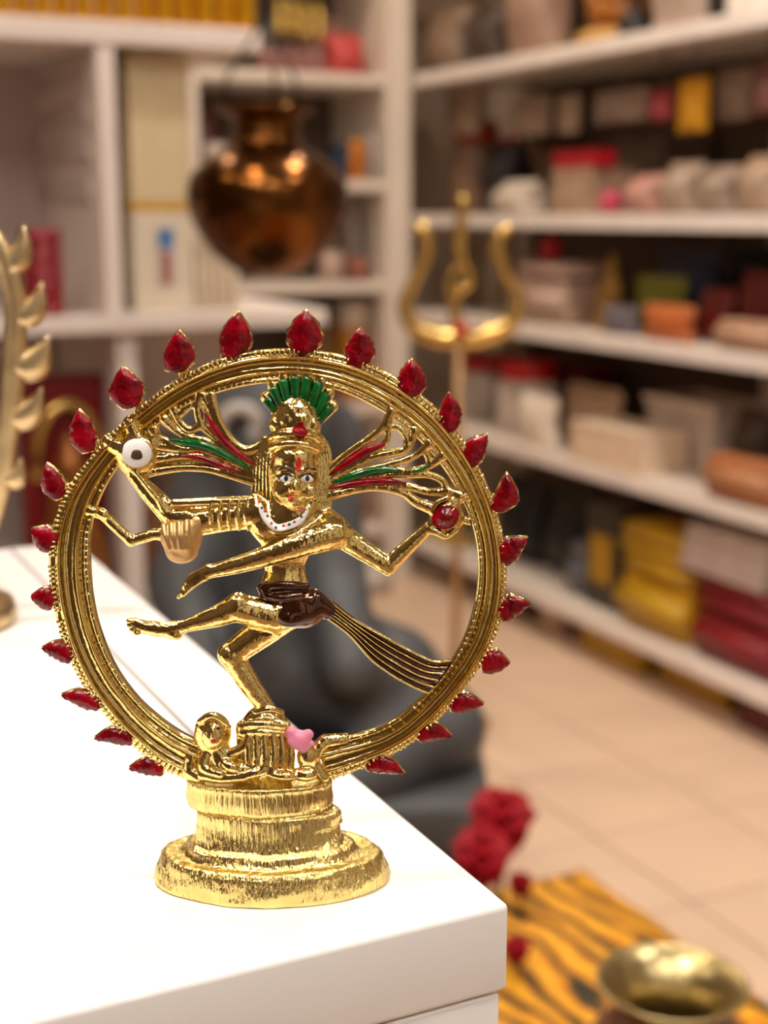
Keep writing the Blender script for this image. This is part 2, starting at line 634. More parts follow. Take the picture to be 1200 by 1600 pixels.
prof = [(0.0, -6), (0.0, 4), (0.04, 8), (0.13, 7.5), (0.19, 3.0), (0.235, 4), (0.275, 11), (0.31, 13), (0.345, 11.5), (0.385, 5), (0.43, 2.4), (0.53, 1.6),
        (0.63, 2.6), (0.675, 5.5), (0.71, 12), (0.745, 13.5), (0.78, 12), (0.815, 6), (0.87, 5.5), (0.95, 6), (1.0, 3), (1.0, -6), (0.9, -10), (0.5, -11), (0.1, -10)]
NT = 480
tt = np.linspace(TH0, TH1, NT)
V = []
for (rho, w) in prof:
    jit = 0.6 * np.interp(tt, np.linspace(TH0, TH1, 90), rng.normal(0, 1, 90))
    V.append(ring_pt(tt, rho + 0.004 * jit, w + 0.4 * jit))
V = np.stack(V, 1)                             # NT x m x 3
m_ = len(prof)
Vl = loc(V.reshape(-1, 3))
faces = []
for i in range(NT - 1):
    for k in range(m_):
        k2 = (k + 1) % m_
        faces.append((i * m_ + k, i * m_ + k2, (i + 1) * m_ + k2, (i + 1) * m_ + k))
faces.append(tuple(range(m_))); faces.append(tuple((NT - 1) * m_ + k for k in range(m_ - 1, -1, -1)))
bm = bmesh.new(); tmp = mesh_from(Vl, faces); bm.from_mesh(tmp); bpy.data.meshes.remove(tmp)
ring = link('flame_ring', from_bm(bm), m_ringgold, fig)
ring['label'] = 'gold ring with two ridges around the dancer'

# notched beading along both edges of the ring: too small to pick apart
bm = bmesh.new()
for rho, step, hw, ln in ((0.925, 8.0, 2.6, 0.075), (0.10, 9.5, 2.4, 0.06)):
    length = 2 * math.pi * (355 if rho > 0.5 else 298)
    n = int(length / step * (TH1 - TH0) / (2 * math.pi))
    for t in np.linspace(TH0 + 0.02, TH1 - 0.02, n):
        if rng.random() < 0.06:
            continue
        t += rng.normal(0, 0.002)
        dt = hw / (355 if rho > 0.5 else 298)
        s = 0.75 + 0.5 * rng.random()
        lo_, hi_ = rho - ln * s, rho + ln * s
        top = 8.6 + rng.normal(0, 0.7)
        P = [ring_pt(np.array(t - dt), lo_, 3.0), ring_pt(np.array(t + dt), lo_, 3.0), ring_pt(np.array(t + dt), hi_, 3.0), ring_pt(np.array(t - dt), hi_, 3.0),
             ring_pt(np.array(t - dt * .4), lo_ + .01, top), ring_pt(np.array(t + dt * .4), lo_ + .01, top), ring_pt(np.array(t + dt * .4), hi_ - .01, top), ring_pt(np.array(t - dt * .4), hi_ - .01, top)]
        vs_ = [bm.verts.new(c) for c in loc(np.array(P))]
        for f in ((4, 5, 6, 7), (0, 1, 5, 4), (1, 2, 6, 5), (2, 3, 7, 6), (3, 0, 4, 7)):
            bm.faces.new([vs_[i] for i in f])
bead = link('beading', from_bm(bm), m_gold, ring)
bead['kind'] = 'stuff'

# ------------------------------------------------------------------ flames around the ring
FL = [  # base u, v, tip u, v, width, curl
    (472, 549, 478, 484, 56, 3), (556, 570, 566, 511, 48, 4), (637, 617, 645, 561, 47, 6), (703, 672, 702, 613, 38, 4),
    (738, 724, 760, 678, 38, -6), (779, 797, 795, 739, 40, 12), (791, 878, 823, 838, 38, -8), (786, 964, 829, 940, 37, -9),
    (756, 1042, 797, 1034, 40, -6), (707, 1108, 756, 1098, 32, -7), (656, 1154, 706, 1147, 32, -8), (574, 1200, 633, 1206, 29, -8),
    (357, 555, 374, 486, 50, 5), (270, 577, 281, 515, 50, 6), (203, 633, 190, 573, 54, -3), (134, 704, 123, 640, 43, -3),
    (91, 777, 72, 723, 38, -4), (78, 856, 50, 824, 42, 5), (80, 944, 49, 929, 38, 5), (109, 1030, 66, 1010, 33, 6),
    (153, 1106, 96, 1084, 30, 5), (205, 1160, 147, 1151, 29, 7), (254, 1208, 201, 1198, 29, 6)]


def flame_mesh(bu, bv, tu, tv, width, curl, scale, w_back, w_front, seed, facets=0.0):
    r2 = np.random.default_rng(seed)
    b = np.array([bu, bv], float); t = np.array([tu, tv], float)
    mid = (b + t) / 2
    b2 = mid + (b - mid) * scale; t2 = mid + (t - mid) * scale
    ax = t2 - b2
    L = np.linalg.norm(ax); ax /= L
    pr = np.array([-ax[1], ax[0]])
    ns, nc = 15, 12
    V, Fc = [], []
    for i in range(ns + 1):
        s = i / ns
        if s < 0.38:
            h = width / 2 * scale * (0.55 + 0.45 * math.sin(s / 0.38 * math.pi / 2))
        else:
            q = (s - 0.38) / 0.62
            h = width / 2 * scale * (1 - q ** 2.1) ** 0.95 * (1 - 0.10 * q)
        h = max(h, 0.7)
        h *= 1 + r2.normal(0, 0.05)
        c = b2 + ax * (s * L) + pr * curl * (math.sin(s * math.pi) * 0.9 - 0.25 * s)
        thick = min(1.0, 0.35 + 1.2 * math.sin(math.pi * min(1, s * 0.9 + 0.1)))
        for k in range(nc):
            a = 2 * math.pi * k / nc
            x = math.cos(a) * h
            y = math.sin(a)
            w = w_back if y < -0.2 else w_back + (w_front - w_back) * max(0, y + 0.2) / 1.2 * thick
            if y > 0.3:
                w += facets * (1 if (i + k) % 3 == 0 else -0.4) * r2.random()
            V.append(np.array([c[0] + pr[0] * x, c[1] + pr[1] * x, w]))
    for i in range(ns):
        for k in range(nc):
            k2 = (k + 1) % nc
            Fc.append((i * nc + k, i * nc + k2, (i + 1) * nc + k2, (i + 1) * nc + k))
    Fc.append(tuple(range(nc - 1, -1, -1))); Fc.append(tuple(ns * nc + k for k in range(nc)))
    return V, Fc


def link_vf(name, V, Fc, material, parent):
    bm = bmesh.new(); tmp = mesh_from(loc(np.array(V)), Fc); bm.from_mesh(tmp); bpy.data.meshes.remove(tmp)
    return link(name, from_bm(bm), material, parent)


for n_, (bu, bv, tu, tv, wd, cu) in enumerate(FL):
    q_ = RC - np.array([bu, bv]); q_ = q_ / np.linalg.norm(q_) * 5
    bu, bv = bu + q_[0], bv + q_[1]
    V, Fc = flame_mesh(bu, bv, tu, tv, wd * 1.03, cu, 1.03, -6, 3.5, n_)
    # stalk joining the flame to the ring
    c = np.array([bu * .62 + tu * .38, bv * .62 + tv * .38])
    d = c - RC
    t = math.atan2(d[1], d[0]) - math.pi / 2
    t = t % (2 * math.pi)
    e = ring_pt(np.array(t), 0.93, 0.0)
    P = [np.array([c[0], c[1], -1.5]), (np.array([c[0], c[1], -1.0]) + e) / 2, e]
    V2, F2 = tube_vf(P, [8, 8.5, 11], 8, flat=0.5, flat_dir=(0.01, 0.01, 1))
    o_ = len(V)
    V = list(V) + [v for v in V2]; Fc = Fc + [tuple(i + o_ for i in f) for f in F2]
    fo = link_vf('flame', V, Fc, m_gold, fig)
    V, Fc = flame_mesh(bu, bv, tu, tv, wd, cu, 0.97, 1.0, 10.5, n_ + 50, facets=4.2)
    e = link_vf('red_enamel', V, Fc, m_red, fo)

# ------------------------------------------------------------------ dancer's body: one continuous cast surface
g = Grid((130, 575, -34), (735, 1150, 62), 1.55)


def T_(pts, rad, k=3.0, fl=1.0, smooth=0, cut=False):
    g.tube([pp(*p) for p in pts], rad, k, fl, smooth, cut)


def E_(u, v, w, r, rot=0.0, k=3.0, cut=False):
    g.ell(pp(u, v, w), r, rot, k, cut)


# torso, neck, head
T_([(447, 900, 6), (445, 870, 6), (452, 825, 6), (457, 800, 6)], [30, 34, 46, 44], 10, 0.62, 3)
E_(420, 822, 14, (30, 26, 20), 0.2, 10)
E_(478, 822, 14, (30, 26, 20), -0.2, 10)
E_(444, 915, 8, (36, 26, 24), 0, 10)
T_([(458, 800, 8), (459, 770, 10)], [26, 24], 8, 0.8)
E_(459, 738, 12, (38, 55, 30), 0.0, 6)
E_(459, 752, 18, (32, 42, 29), 0.0, 5)
E_(459, 712, 16, (33, 22, 27), 0, 6)               # forehead
E_(462, 787, 30, (11, 7, 9), 0, 6)                 # chin
T_([(462, 735, 40), (461, 763, 50)], [3.5, 5.5], 4)  # nose
E_(461, 765, 47, (8.5, 4.5, 6), 0, 3)
E_(455, 778, 43, (8, 2.6, 5), 0.1, 2)              # lips
E_(456, 783, 41, (6.5, 2.6, 5), 0.1, 2)
E_(441, 768, 34, (13, 13, 10), 0, 6)               # cheeks
E_(482, 768, 34, (13, 13, 10), 0, 6)
E_(446, 748, 46, (13, 8.5, 6), 0, 4, cut=True)     # eye sockets
E_(480, 748, 46, (13, 8.5, 6), 0, 4, cut=True)
E_(446, 748, 36.5, (11, 7.5, 6), 0, 2)
E_(480, 748, 36.5, (11, 7.5, 6), 0, 2)
T_([(433, 735, 37), (446, 731, 41), (456, 735, 41)], [2, 2.6, 2], 3)
T_([(470, 735, 41), (480, 732, 41), (494, 736, 36)], [2, 2.6, 2], 3)
# side locks of hair falling beside the face, with strand ridges
for i in range(6):
    x = 398 + i * 5.2
    T_([(x + 15, 684 + i * 1.5, 4 + i * 2.6), (x + 4, 702, 5 + i * 2.6), (x, 735, 5 + i * 2.4), (x - 3 + i, 785, 4 + i * 2)], [4.0, 4.2, 4.0, 4.2], 1.6, 1, 3)
    x = 516 - i * 4.4
    T_([(x - 13, 684, 4 + i * 2.6), (x - 3, 702, 5 + i * 2.6), (x, 740, 5 + i * 2.4), (x - 2, 800, 4 + i * 2)], [3.8, 4.0, 4.0, 4.2], 1.6, 1, 3)
T_([(424, 700, 26), (440, 694, 37), (462, 692, 41), (482, 695, 37), (497, 702, 25)], 5.5, 3, 1, 4)    # hair band
# head dress
T_([(462, 690, 10), (462, 655, 8)], [40, 37], 6, 0.62)
T_([(424, 684, 18), (440, 679, 32), (462, 677, 36), (484, 680, 31), (498, 687, 18)], 7, 3, 1, 4)
E_(432, 662, 16, (12, 12, 12), 0, 4); E_(448, 656, 22, (11, 11, 10), 0, 4); E_(491, 665, 16, (11, 13, 12), 0, 4)
E_(470, 655, 24, (12, 9, 9), 0, 4)
for a, L in ((-31, 95), (-21, 106), (-11, 113), (-1, 116), (9, 116), (19, 113), (29, 101), (39, 87)):
    ra = math.radians(a)
    T_([(465 + 20 * math.sin(ra), 690 - 20 * math.cos(ra), 2), (465 + L * math.sin(ra), 702 - L * math.cos(ra), 4)], [9, 9.5], 2.5, 0.75)
# necklace collar and chest folds
T_([(398, 776, 18), (410, 806, 28), (432, 829, 33), (460, 826, 34), (478, 806, 30), (488, 786, 22)], 6.0, 3, 0.8, 4)
for i in range(4):
    T_([(388 + i * 5, 786, 16), (394 + i * 6, 815, 22), (412 + i * 6, 842, 26)], 2.6, 1.5, 1, 3)
E_(398, 800, 12, (26, 22, 20), 0, 8)

# arm across the chest
T_([(520, 832, 14), (500, 838, 24), (455, 855, 34), (400, 874, 36), (366, 884, 34), (322, 895, 30)], [27, 25, 19.5, 15, 13, 9.5], 4, 0.9, 4)
T_([(322, 895, 30), (302, 905, 30), (288, 922, 28), (279, 933, 27)], [9.5, 10, 6.5, 3.5], 3, 0.7, 3)
T_([(318, 903, 33), (300, 916, 33), (286, 930, 30)], [5, 4.5, 3], 1.5, 1, 3)
T_([(325, 886, 32), (320, 903, 33)], 5.5, 2)
# lowered rear arm on the right with its raised forearm and open hand
T_([(512, 818, 8), (550, 848, 8), (600, 880, 10)], [22, 18, 14.5], 6, 0.85, 3)
T_([(600, 880, 10), (606, 884, 10), (636, 856, 10), (668, 826, 10), (690, 806, 10)], [15, 14, 11.5, 9, 9.5], 3, 0.85)
E_(607, 892, 10, (7, 8, 9), 0, 5)
E_(697, 806, 6, (27, 25, 13), 0.3, 5)
T_([(668, 826, 12), (684, 832, 14), (697, 838, 13), (712, 826, 10)], [7, 6, 5, 6], 3, 1, 3)
T_([(700, 790, 5), (716, 778, 2), (738, 775, 0)], [11, 10, 9], 4, 0.8)
T_([(706, 826, 6), (722, 812, 2), (744, 815, 0)], [7, 6, 8], 4, 0.8)
T_([(676, 800, 12), (684, 786, 12), (700, 778, 12)], [5, 5, 5], 2, 1, 3)
# raised arms on the left: sleeve, two forearms
T_([(400, 802, 8), (360, 806, 8), (305, 816, 8)], [24, 23, 22], 6, 0.8, 3)
T_([(392, 781, 18), (340, 783, 20), (272, 786, 18)], 6.5, 2.5)
for i in range(5):
    T_([(330 + i * 14, 784, 24), (328 + i * 14, 806, 28), (332 + i * 14, 828, 20)], 2.3, 1.5, 1, 3)
T_([(300, 812, 6), (268, 806, 6), (258, 795, 6), (232, 768, 6), (208, 742, 6)], [21, 18, 17, 14.5, 10], 5, 0.8)
T_([(264, 812, 16), (247, 780, 18), (212, 738, 16)], [3, 4, 3], 2)
T_([(285, 838, 2), (243, 834, 4), (205, 845, 4)], [14, 9, 8.5], 4, 0.9)
T_([(205, 845, 4), (180, 822, 4), (160, 803, 3), (140, 797, 0)], [8.5, 8.5, 8.5, 10], 3, 0.9)
E_(160, 803, 8, (11, 9, 8), 0.5, 3)
# drum housing
E_(214, 710, 4, (33, 35, 17), 0, 4)
T_([(190, 700, 0), (172, 690, -2)], [16, 14], 5)
T_([(212, 682, 0), (205, 662, -2)], [14, 14], 5)
# raised leg
T_([(462, 950, 14), (430, 962, 22), (372, 950, 28)], [30, 25, 21.5], 8, 0.85, 3)
T_([(372, 948, 28), (340, 962, 28), (286, 979, 26)], [21, 17, 9.5], 3, 0.85, 3)
E_(371, 940, 32, (13, 12, 12), 0, 5)
T_([(290, 977, 26), (264, 984, 25), (226, 980, 24), (210, 974, 24)], [10, 12.5, 10.5, 9.5], 3, 0.75, 3)
E_(273, 992, 25, (12, 8, 9), 0.2, 4)
for i, (x, y) in enumerate(((203, 970), (204, 977), (208, 984), (214, 989))):
    E_(x, y, 27, (6.5, 4, 5), 0, 1.2)
# standing leg
T_([(438, 966, 8), (405, 990, 12), (362, 1022, 18)], [26, 24, 19.5], 6, 0.85, 3)
E_(354, 1022, 20, (14, 15, 15), 0, 5)
T_([(362, 1024, 18), (385, 1062, 14), (408, 1095, 10), (424, 1118, 8)], [18.5, 17.5, 14.5, 12.5], 4, 0.85, 3)
E_(412, 1126, 14, (30, 9, 14), 0, 5)
T_([(400, 1113, 16), (422, 1108, 20), (440, 1113, 12)], 4.5, 2, 1, 3)
body = nets_obj(g, 'body', m_gold, fig)
body['label'] = 'golden dancer, one leg raised across, four arms, face with painted eyes'

# hair strands fanned out to the ring: separate openwork part
gh = Grid((225, 600, -20), (730, 805, 34), 1.55)
def H_(pts, rad, k=2.2, fl=0.8, w=4.0):
    gh.tube([pp(p[0], p[1], p[2] if len(p) > 2 else w) for p in pts], [r * 1.18 for r in rad], k, fl, 5)
H_([(420, 692), (396, 702), (376, 701), (354, 678), (340, 650), (330, 618)], [9, 6.5, 6, 5.5, 5, 7], 3)
H_([(406, 716), (372, 700), (345, 672), (328, 640), (318, 618)], [5, 4.2, 4.2, 4.5, 6])
H_([(402, 722), (364, 706), (338, 686), (315, 664), (308, 640), (312, 615)], [5, 4.2, 4.2, 5, 5, 6])
H_([(315, 664), (296, 672), (279, 657), (272, 640)], [5, 5, 5, 7])
H_([(313, 664), (318, 650), (311, 634), (298, 634), (282, 646)], [4.5, 4, 4, 4.5, 6])
H_([(402, 730), (360, 708), (325, 690), (295, 683), (275, 672), (258, 655)], [5, 4.5, 4.5, 5, 5, 8])
H_([(396, 736), (352, 717), (315, 703), (285, 702), (250, 697), (238, 690)], [5, 4.5, 4.5, 5, 6, 9])
H_([(284, 702), (262, 690), (246, 682), (240, 672)], [4.5, 4.5, 6, 9])
H_([(396, 742), (352, 730), (322, 716), (290, 712), (252, 716), (235, 718)], [5, 4.5, 4.5, 5, 6, 8])
H_([(398, 752), (360, 742), (325, 733), (285, 731), (245, 736), (225, 738)], [7, 5.5, 5, 5, 6, 9])
H_([(352, 717), (350, 726), (352, 734)], [4, 4, 4])
gh.tube([pp(396, 732, 1), pp(350, 716, -1), pp(300, 708, -2), pp(252, 708, -2)], [16, 20, 20, 22], 3, 0.28)
gh.tube([pp(400, 722, 1), pp(362, 700, -1), pp(330, 668, -1)], [10, 11, 9], 3, 0.28)
gh.tube([pp(510, 748, 1), pp(550, 724, -1), pp(592, 700, -1)], [9, 12, 10], 3, 0.28)
   # thin web behind the lower strands
# right side
H_([(505, 742), (535, 716), (562, 696), (590, 676), (606, 656), (612, 642)], [7, 5.5, 5.5, 5.5, 6, 8])
H_([(508, 746), (545, 724), (582, 702), (603, 690), (606, 672), (606, 655)], [5, 4.2, 4.2, 4.5, 4.5, 6])
H_([(510, 750), (545, 732), (580, 715), (612, 708), (634, 702), (643, 688), (648, 672)], [5, 4.8, 5, 5.5, 5, 5, 8])
H_([(606, 668), (622, 668), (634, 682), (636, 695)], [4.5, 4.5, 4.5, 5])
H_([(512, 756), (560, 738), (610, 725), (640, 716), (660, 704), (672, 692)], [5, 4.6, 5, 5, 5, 8])
H_([(606, 728), (628, 736), (652, 735), (672, 727), (692, 712)], [4.5, 5, 5.5, 5, 8])
H_([(660, 703), (668, 712), (672, 727)], [4.5, 4.5, 5])
H_([(514, 764), (560, 748), (610, 742), (640, 742), (670, 742), (690, 750), (700, 765), (718, 775)], [5, 4.6, 4.6, 5, 5, 5, 5, 8])
H_([(512, 775), (560, 764), (595, 762), (630, 770), (650, 784), (680, 796)], [7, 5.5, 5.2, 5.5, 7, 9])
H_([(602, 760), (636, 760), (668, 768), (700, 768)], [4.5, 5, 5, 7])
gh.tube([pp(512, 760, 1), pp(560, 748, -1), pp(605, 748, -2)], [8, 11, 9], 3, 0.28)
hair = nets_obj(gh, 'hair', m_gold, fig)
hair['label'] = 'openwork gold locks of hair fanned out to the ring'


def strip(name, pts, wid, material, parent, w=9.5, flat=0.75, blunt=False):
    P = catmull([pp(p[0], p[1], p[2] if len(p) > 2 else w) for p in pts], 6)
    n = len(P)
    R = np.array([wid * min(1, 0.35 + 2.2 * min(i, n - 1 - i) / n) for i in range(n)])
    if blunt:
        R = np.array([wid * (0.62 + 0.38 * i / (n - 1)) * (0.8 if i in (0, n - 1) else 1) for i in range(n)])
    V, Fc = tube_vf(P, R, 10, flat, (0.01, 0.02, 1))
    return link_vf(name, V, Fc, material, parent)


strip('red_strand', [(396, 725), (372, 709), (350, 690), (334, 668), (321, 646)], 5.4, m_red, hair)
strip('green_strand', [(390, 733), (354, 712), (318, 696), (290, 691), (264, 687)], 6.0, m_green, hair)
strip('red_strand', [(376, 738), (336, 724), (310, 715), (282, 713)], 4.8, m_red, hair)
strip('red_strand', [(516, 742), (548, 720), (578, 703), (602, 694)], 6.2, m_red, hair)
strip('green_strand', [(520, 755), (552, 744), (588, 734), (626, 735)], 5.8, m_green, hair)
strip('green_strand', [(642, 738), (658, 734), (671, 726)], 3.0, m_green, hair)
strip('red_strand', [(515, 763), (560, 755), (600, 752), (636, 755)], 5.2, m_red, hair)

# green plumes of the head dress
for i, (a, l0, l1) in enumerate(((-32, 70, 92), (-22, 64, 104), (-12, 62, 111), (-2, 61, 114), (8, 61, 114), (18, 60, 111), (28, 57, 98), (38, 52, 84))):
    ra = math.radians(a)
    strip('green_plume', [(465 + l0 * math.sin(ra), 703 - l0 * math.cos(ra), 11), (465 + (l0 + l1) / 2 * math.sin(ra), 702 - (l0 + l1) / 2 * math.cos(ra), 14),
                          (465 + l1 * math.sin(ra), 702 - l1 * math.cos(ra), 11)], 8.4, m_green, fig, blunt=True, flat=0.6)


def surf(u, v, grid):
    """plane coordinates of the surface seen at pixel (u, v)"""
    w = 20.0
    for _ in range(4):
        q = pp(u, v, w)
        f = grid.front(q[0], q[1])
        if f is None:
            break
        w = 0.5 * (w + f) if _ < 3 else f
    q = pp(u, v, w)
    return q[0], q[1], w


def spot(name, u, v, ru, rv, material, parent, off=0.8, rot=0.0, grid=None, n=18, dome=1.0, shape=None):
    grid = grid or g
    V, Fc = [], []
    rings = 5
    ca, sa = math.cos(rot), math.sin(rot)
    for i in range(rings + 1):
        q = i / rings
        for k in range(n):
            a = 2 * math.pi * k / n
            x, y = ru * q * math.cos(a), rv * q * math.sin(a)
            if shape:
                x, y = shape(x, y, a, q)
            x, y = x * ca - y * sa, x * sa + y * ca
            s_ = surf(u + x, v + y, grid)
            lift = off + dome * (1 - q * q) if i < rings else -1.0
            V.append((s_[0], s_[1], s_[2] + lift))
    W = np.array(V)
    med = np.median(W[:, 2])
    W[:, 2] = np.clip(W[:, 2], med - 6, med + 6)
    for i in range(rings):
        for k in range(n):
            k2 = (k + 1) % n
            Fc.append((i * n + k, i * n + k2, (i + 1) * n + k2, (i + 1) * n + k))
    return link_vf(name, list(W), Fc, material, parent)


def band(name, pts, hw, material, parent, off=0.7, grid=None):
    grid = grid or g
    P = catmull([(p[0], p[1], 0) for p in pts], 7)[:, :2]
    T = np.gradient(P, axis=0); T /= np.linalg.norm(T, axis=1)[:, None]
    N = np.stack([-T[:, 1], T[:, 0]], 1)
    V, Fc = [], []
    m = len(P)
    cross = (-1.0, -0.9, -0.45, 0, 0.45, 0.9, 1.0)
    for i in range(m):
        h = hw * min(1.0, 0.3 + 3.0 * min(i, m - 1 - i) / m)
        for c in cross:
            q = P[i] + N[i] * c * h
            s_ = surf(q[0], q[1], grid)
            V.append((s_[0], s_[1], s_[2] + (off if abs(c) < 1 else -1.0) + 0.5 * (1 - c * c)))
    k_ = len(cross)
    for i in range(m - 1):
        for k in range(k_ - 1):
            Fc.append((i * k_ + k, i * k_ + k + 1, (i + 1) * k_ + k + 1, (i + 1) * k_ + k))
    W = np.array(V)
    return link_vf(name, list(W), Fc, material, parent)


almond = lambda x, y, a, q: (x, y * (1 - 0.25 * abs(math.cos(a)) ** 2))
for (eu, pu) in ((446.5, 447.0), (480.0, 480.5)):
    e = spot('eye', eu, 748, 11, 7.0, m_paintw, body, 0.6, 0.03, shape=almond)
    spot('pupil', pu, 747, 4.0, 5.6, m_paintb, e, 1.7)
    band('eye_line', [(eu - 11.5, 747), (eu - 4, 741.2), (eu + 4, 741.2), (eu + 11.5, 745)], 1.2, m_paintb, e, 1.6)
band('eyebrow', [(435, 735), (441, 730), (450, 731), (458, 736)], 2.0, m_paintb, body)
band('eyebrow', [(472, 735), (480, 732), (489, 733), (495, 736)], 1.8, m_paintb, body)
band('forehead_mark', [(467, 714), (467, 724), (466, 738)], 4.4, m_paintr, body)
spot('lips', 454, 779, 6.0, 4.6, m_paintr, body, 0.7, 0.3)
spot('forehead_gem', 469, 674, 12.5, 11.0, m_red, body, 1.2, dome=5.0)
neck = band('necklace', [(404, 782), (412, 804), (430, 824), (452, 821), (470, 812), (482, 794)], 6.2, m_paintw, body, 1.0)
dots = [(405, 784, 0), (409, 793, 1), (414, 798, 0), (418, 806, 1), (424, 817, 0), (431, 824, 1), (443, 821, 0), (452, 819, 1), (460, 815, 0), (471, 807, 1), (474, 799, 0)]
for du, dv, c in dots:
    spot('painted_dot', du, dv, 2.6, 2.6, m_paintg if c else m_paintr, neck, 1.9, n=10)
gk = Grid((235, 785, -30), (330, 895, 60), 1.6)
gk.ell(pp(283, 838, 12), (33, 30, 22), 0.2, 0)
gk.ell(pp(284, 862, 14), (25, 18, 19), 0.0, 8)
gk.tube([pp(308, 815, 14), pp(290, 850, 22)], [14, 16], 8)
for i in range(4):
    gk.tube([pp(256 + i * 12, 822 - i * 2, 26), pp(258 + i * 11, 838, 36), pp(264 + i * 9, 856, 35)], [5.0, 4.8, 3.6], 4.0, 1, 3)
worn = nets_obj(gk, 'worn_sleeve_end', m_worn, body)
worn['label'] = 'worn matte tan rounded end of the raised arm'
dr = spot('drum_face', 213, 709, 24, 24, m_paintw, fig, 1.5, dome=1.2)
dr['label'] = 'white drum face with dark brown hole'
spot('drum_hole', 214, 710, 10.5, 11, m_painth, dr, 3.0, shape=lambda x, y, a, q: (x * (1 + 0.12 * math.sin(3 * a)), y * (1 + 0.15 * math.cos(2 * a))))
hf = spot('hand_flame', 696, 807, 21, 19, m_red, fig, 1.5, -0.5, dome=9.0, shape=lambda x, y, a, q: (x * (1 + 0.1 * math.cos(2 * a)), y))
hf['label'] = 'red enamel flame held on the open palm'
for i in range(3):
    band('gold_line', [(686 + i * 7, 820 - i * 3), (690 + i * 7, 806 - i * 3), (697 + i * 7, 795 - i * 2)], 0.9, m_gold, hf, 9.0 - abs(i - 1) * 2.5)

# loincloth and sash in brown enamel
gc = Grid((385, 890, -30), (540, 1010, 64), 1.6)
gc.ell(pp(444, 922, 10), (38, 20, 27), 0.1, 0)
gc.ell(pp(468, 948, 14), (40, 32, 30), 0.25, 6)
gc.ell(pp(452, 962, 24), (26, 18, 24), 0.1, 6)
gc.tube([pp(408, 918, 24), pp(440, 914, 36), pp(478, 916, 28)], [7, 7, 6], 3, 1, 4)
gc.tube([pp(410, 932, 26), pp(438, 934, 40), pp(470, 930, 36)], [5, 6, 5], 3, 1, 4)
gc.ell(pp(416, 922, 26), (11, 14, 11), 0, 4)
gc.tube([pp(490, 940, 20), pp(512, 954, 14)], [20, 14], 6, 0.8)
gc.tube([pp(430, 970, 12), pp(408, 988, 14)], [24, 20], 5, 0.9)
cloth = nets_obj(gc, 'loincloth', m_brown, fig)
cloth['label'] = 'dark brown enamel cloth around the hips'
US = [(504, 934), (519, 943), (553, 969), (599, 995), (640, 1017), (678, 1034), (706, 1032)]
LS = [(498, 958), (511, 966), (546, 992), (580, 1030), (612, 1054), (642, 1071), (672, 1084)]
U2, L2 = catmull([(*p, 0) for p in US], 8), catmull([(*p, 0) for p in LS], 8)
NC = 31
V, Fc = [], []
n = len(U2)
for i in range(n):
    for k in range(NC):
        s = k / (NC - 1)
        p = U2[i] * (1 - s) + L2[i] * s
        w = 12 - 8 * i / n + 7 * math.sin(math.pi * s) ** 0.5 + 1.8 * math.cos(2 * math.pi * 5 * s)
        V.append(pp(p[0], p[1], w))
for i in range(n):
    for k in range(NC):
        p = V[i * NC + k]
        V.append((p[0], p[1], -4.0))
o_ = n * NC
for i in range(n - 1):
    for k in range(NC - 1):
        a, b, c, d = i * NC + k, i * NC + k + 1, (i + 1) * NC + k + 1, (i + 1) * NC + k
        Fc.append((a, b, c, d)); Fc.append((o_ + d, o_ + c, o_ + b, o_ + a))
    Fc.append((i * NC, (i + 1) * NC, o_ + (i + 1) * NC, o_ + i * NC))
    e = NC - 1
    Fc.append((i * NC + e, o_ + i * NC + e, o_ + (i + 1) * NC + e, (i + 1) * NC + e))
sash = link_vf('sash', V, Fc, m_brown, fig)
sash['label'] = 'brown enamel sash flying from the hip to the ring'
for q in (0.0, 0.2, 0.4, 0.6, 0.8, 1.0):
    P, R = [], []
    for i in range(n):
        p = U2[i] * (1 - q) + L2[i] * q
        w = 12 - 8 * i / n + 7 * math.sin(math.pi * min(max(q, 0.02), 0.98)) ** 0.5 + 1.8
        P.append(pp(p[0], p[1], w + 0.2)); R.append(1.05 if 0 < q < 1 else 1.9)
    V2, F2 = tube_vf(P, R, 6, 1.0, (0.01, 0.02, 1))
    link_vf('gold_line', V2, F2, m_gold, sash)

# ------------------------------------------------------------------ pedestal
def N1(n, amp):
    a = rng.normal(0, amp, n)
    return lambda x: np.interp(np.mod(x, 1.0) * n, np.arange(n + 1), np.append(a, a[0]))


PED = [  # height px, half width px, centre shift px, depth ratio, striation, roughness
    (0, 188, 0, .55, .5, 1), (1.5, 192, 0, .55, 1.2, 1), (5, 194, 0, .55, 1.6, 1), (22, 191, 0, .55, 1.8, 1), (44, 182, 0, .55, 1.8, 1), (51, 178, 0, .54, 1.2, 1), (53, 174, 0, .54, .6, 1),
    (52.5, 166, 0, .53, .3, 1), (50, 158, 0, .52, .2, 1.2), (51, 148, -1, .51, .2, 1.4), (57, 142, -2, .5, .2, 1.5), (66, 138, -2, .49, .3, 1.6), (70, 132, -3, .48, .3, 1.6), (72, 125, -3, .48, .3, 1.6),
    (80, 121, -4, .47, .2, 1.2), (92, 117, -5, .46, .3, 1.2), (104, 114, -5, .46, .4, 1), (120, 115, -5, .45, .8, 1), (125, 113, -7, .45, .4, .8),
    (127, 107, -10, .44, .2, .6), (129, 106, -14, .44, .4, .8), (131, 112, -16, .44, .4, .8), (134, 117, -17, .43, 1.0, .8), (150, 119, -18, .43, 1.6, .8), (168, 118, -18, .43, 1.6, .8), (174, 120, -18, .43, .6, .8),
    (178, 119, -18, .43, .2, .8), (179, 113, -18, .42, .1, .8), (178, 96, -18, .42, .1, 1), (179, 60, -18, .42, .1, 1), (180, 2, -18, .42, .1, 0)]
hs = np.array(PED, float)
NP_, NR = 300, 121
par = np.linspace(0, 1, len(hs)); fine = np.linspace(0, 1, NR)
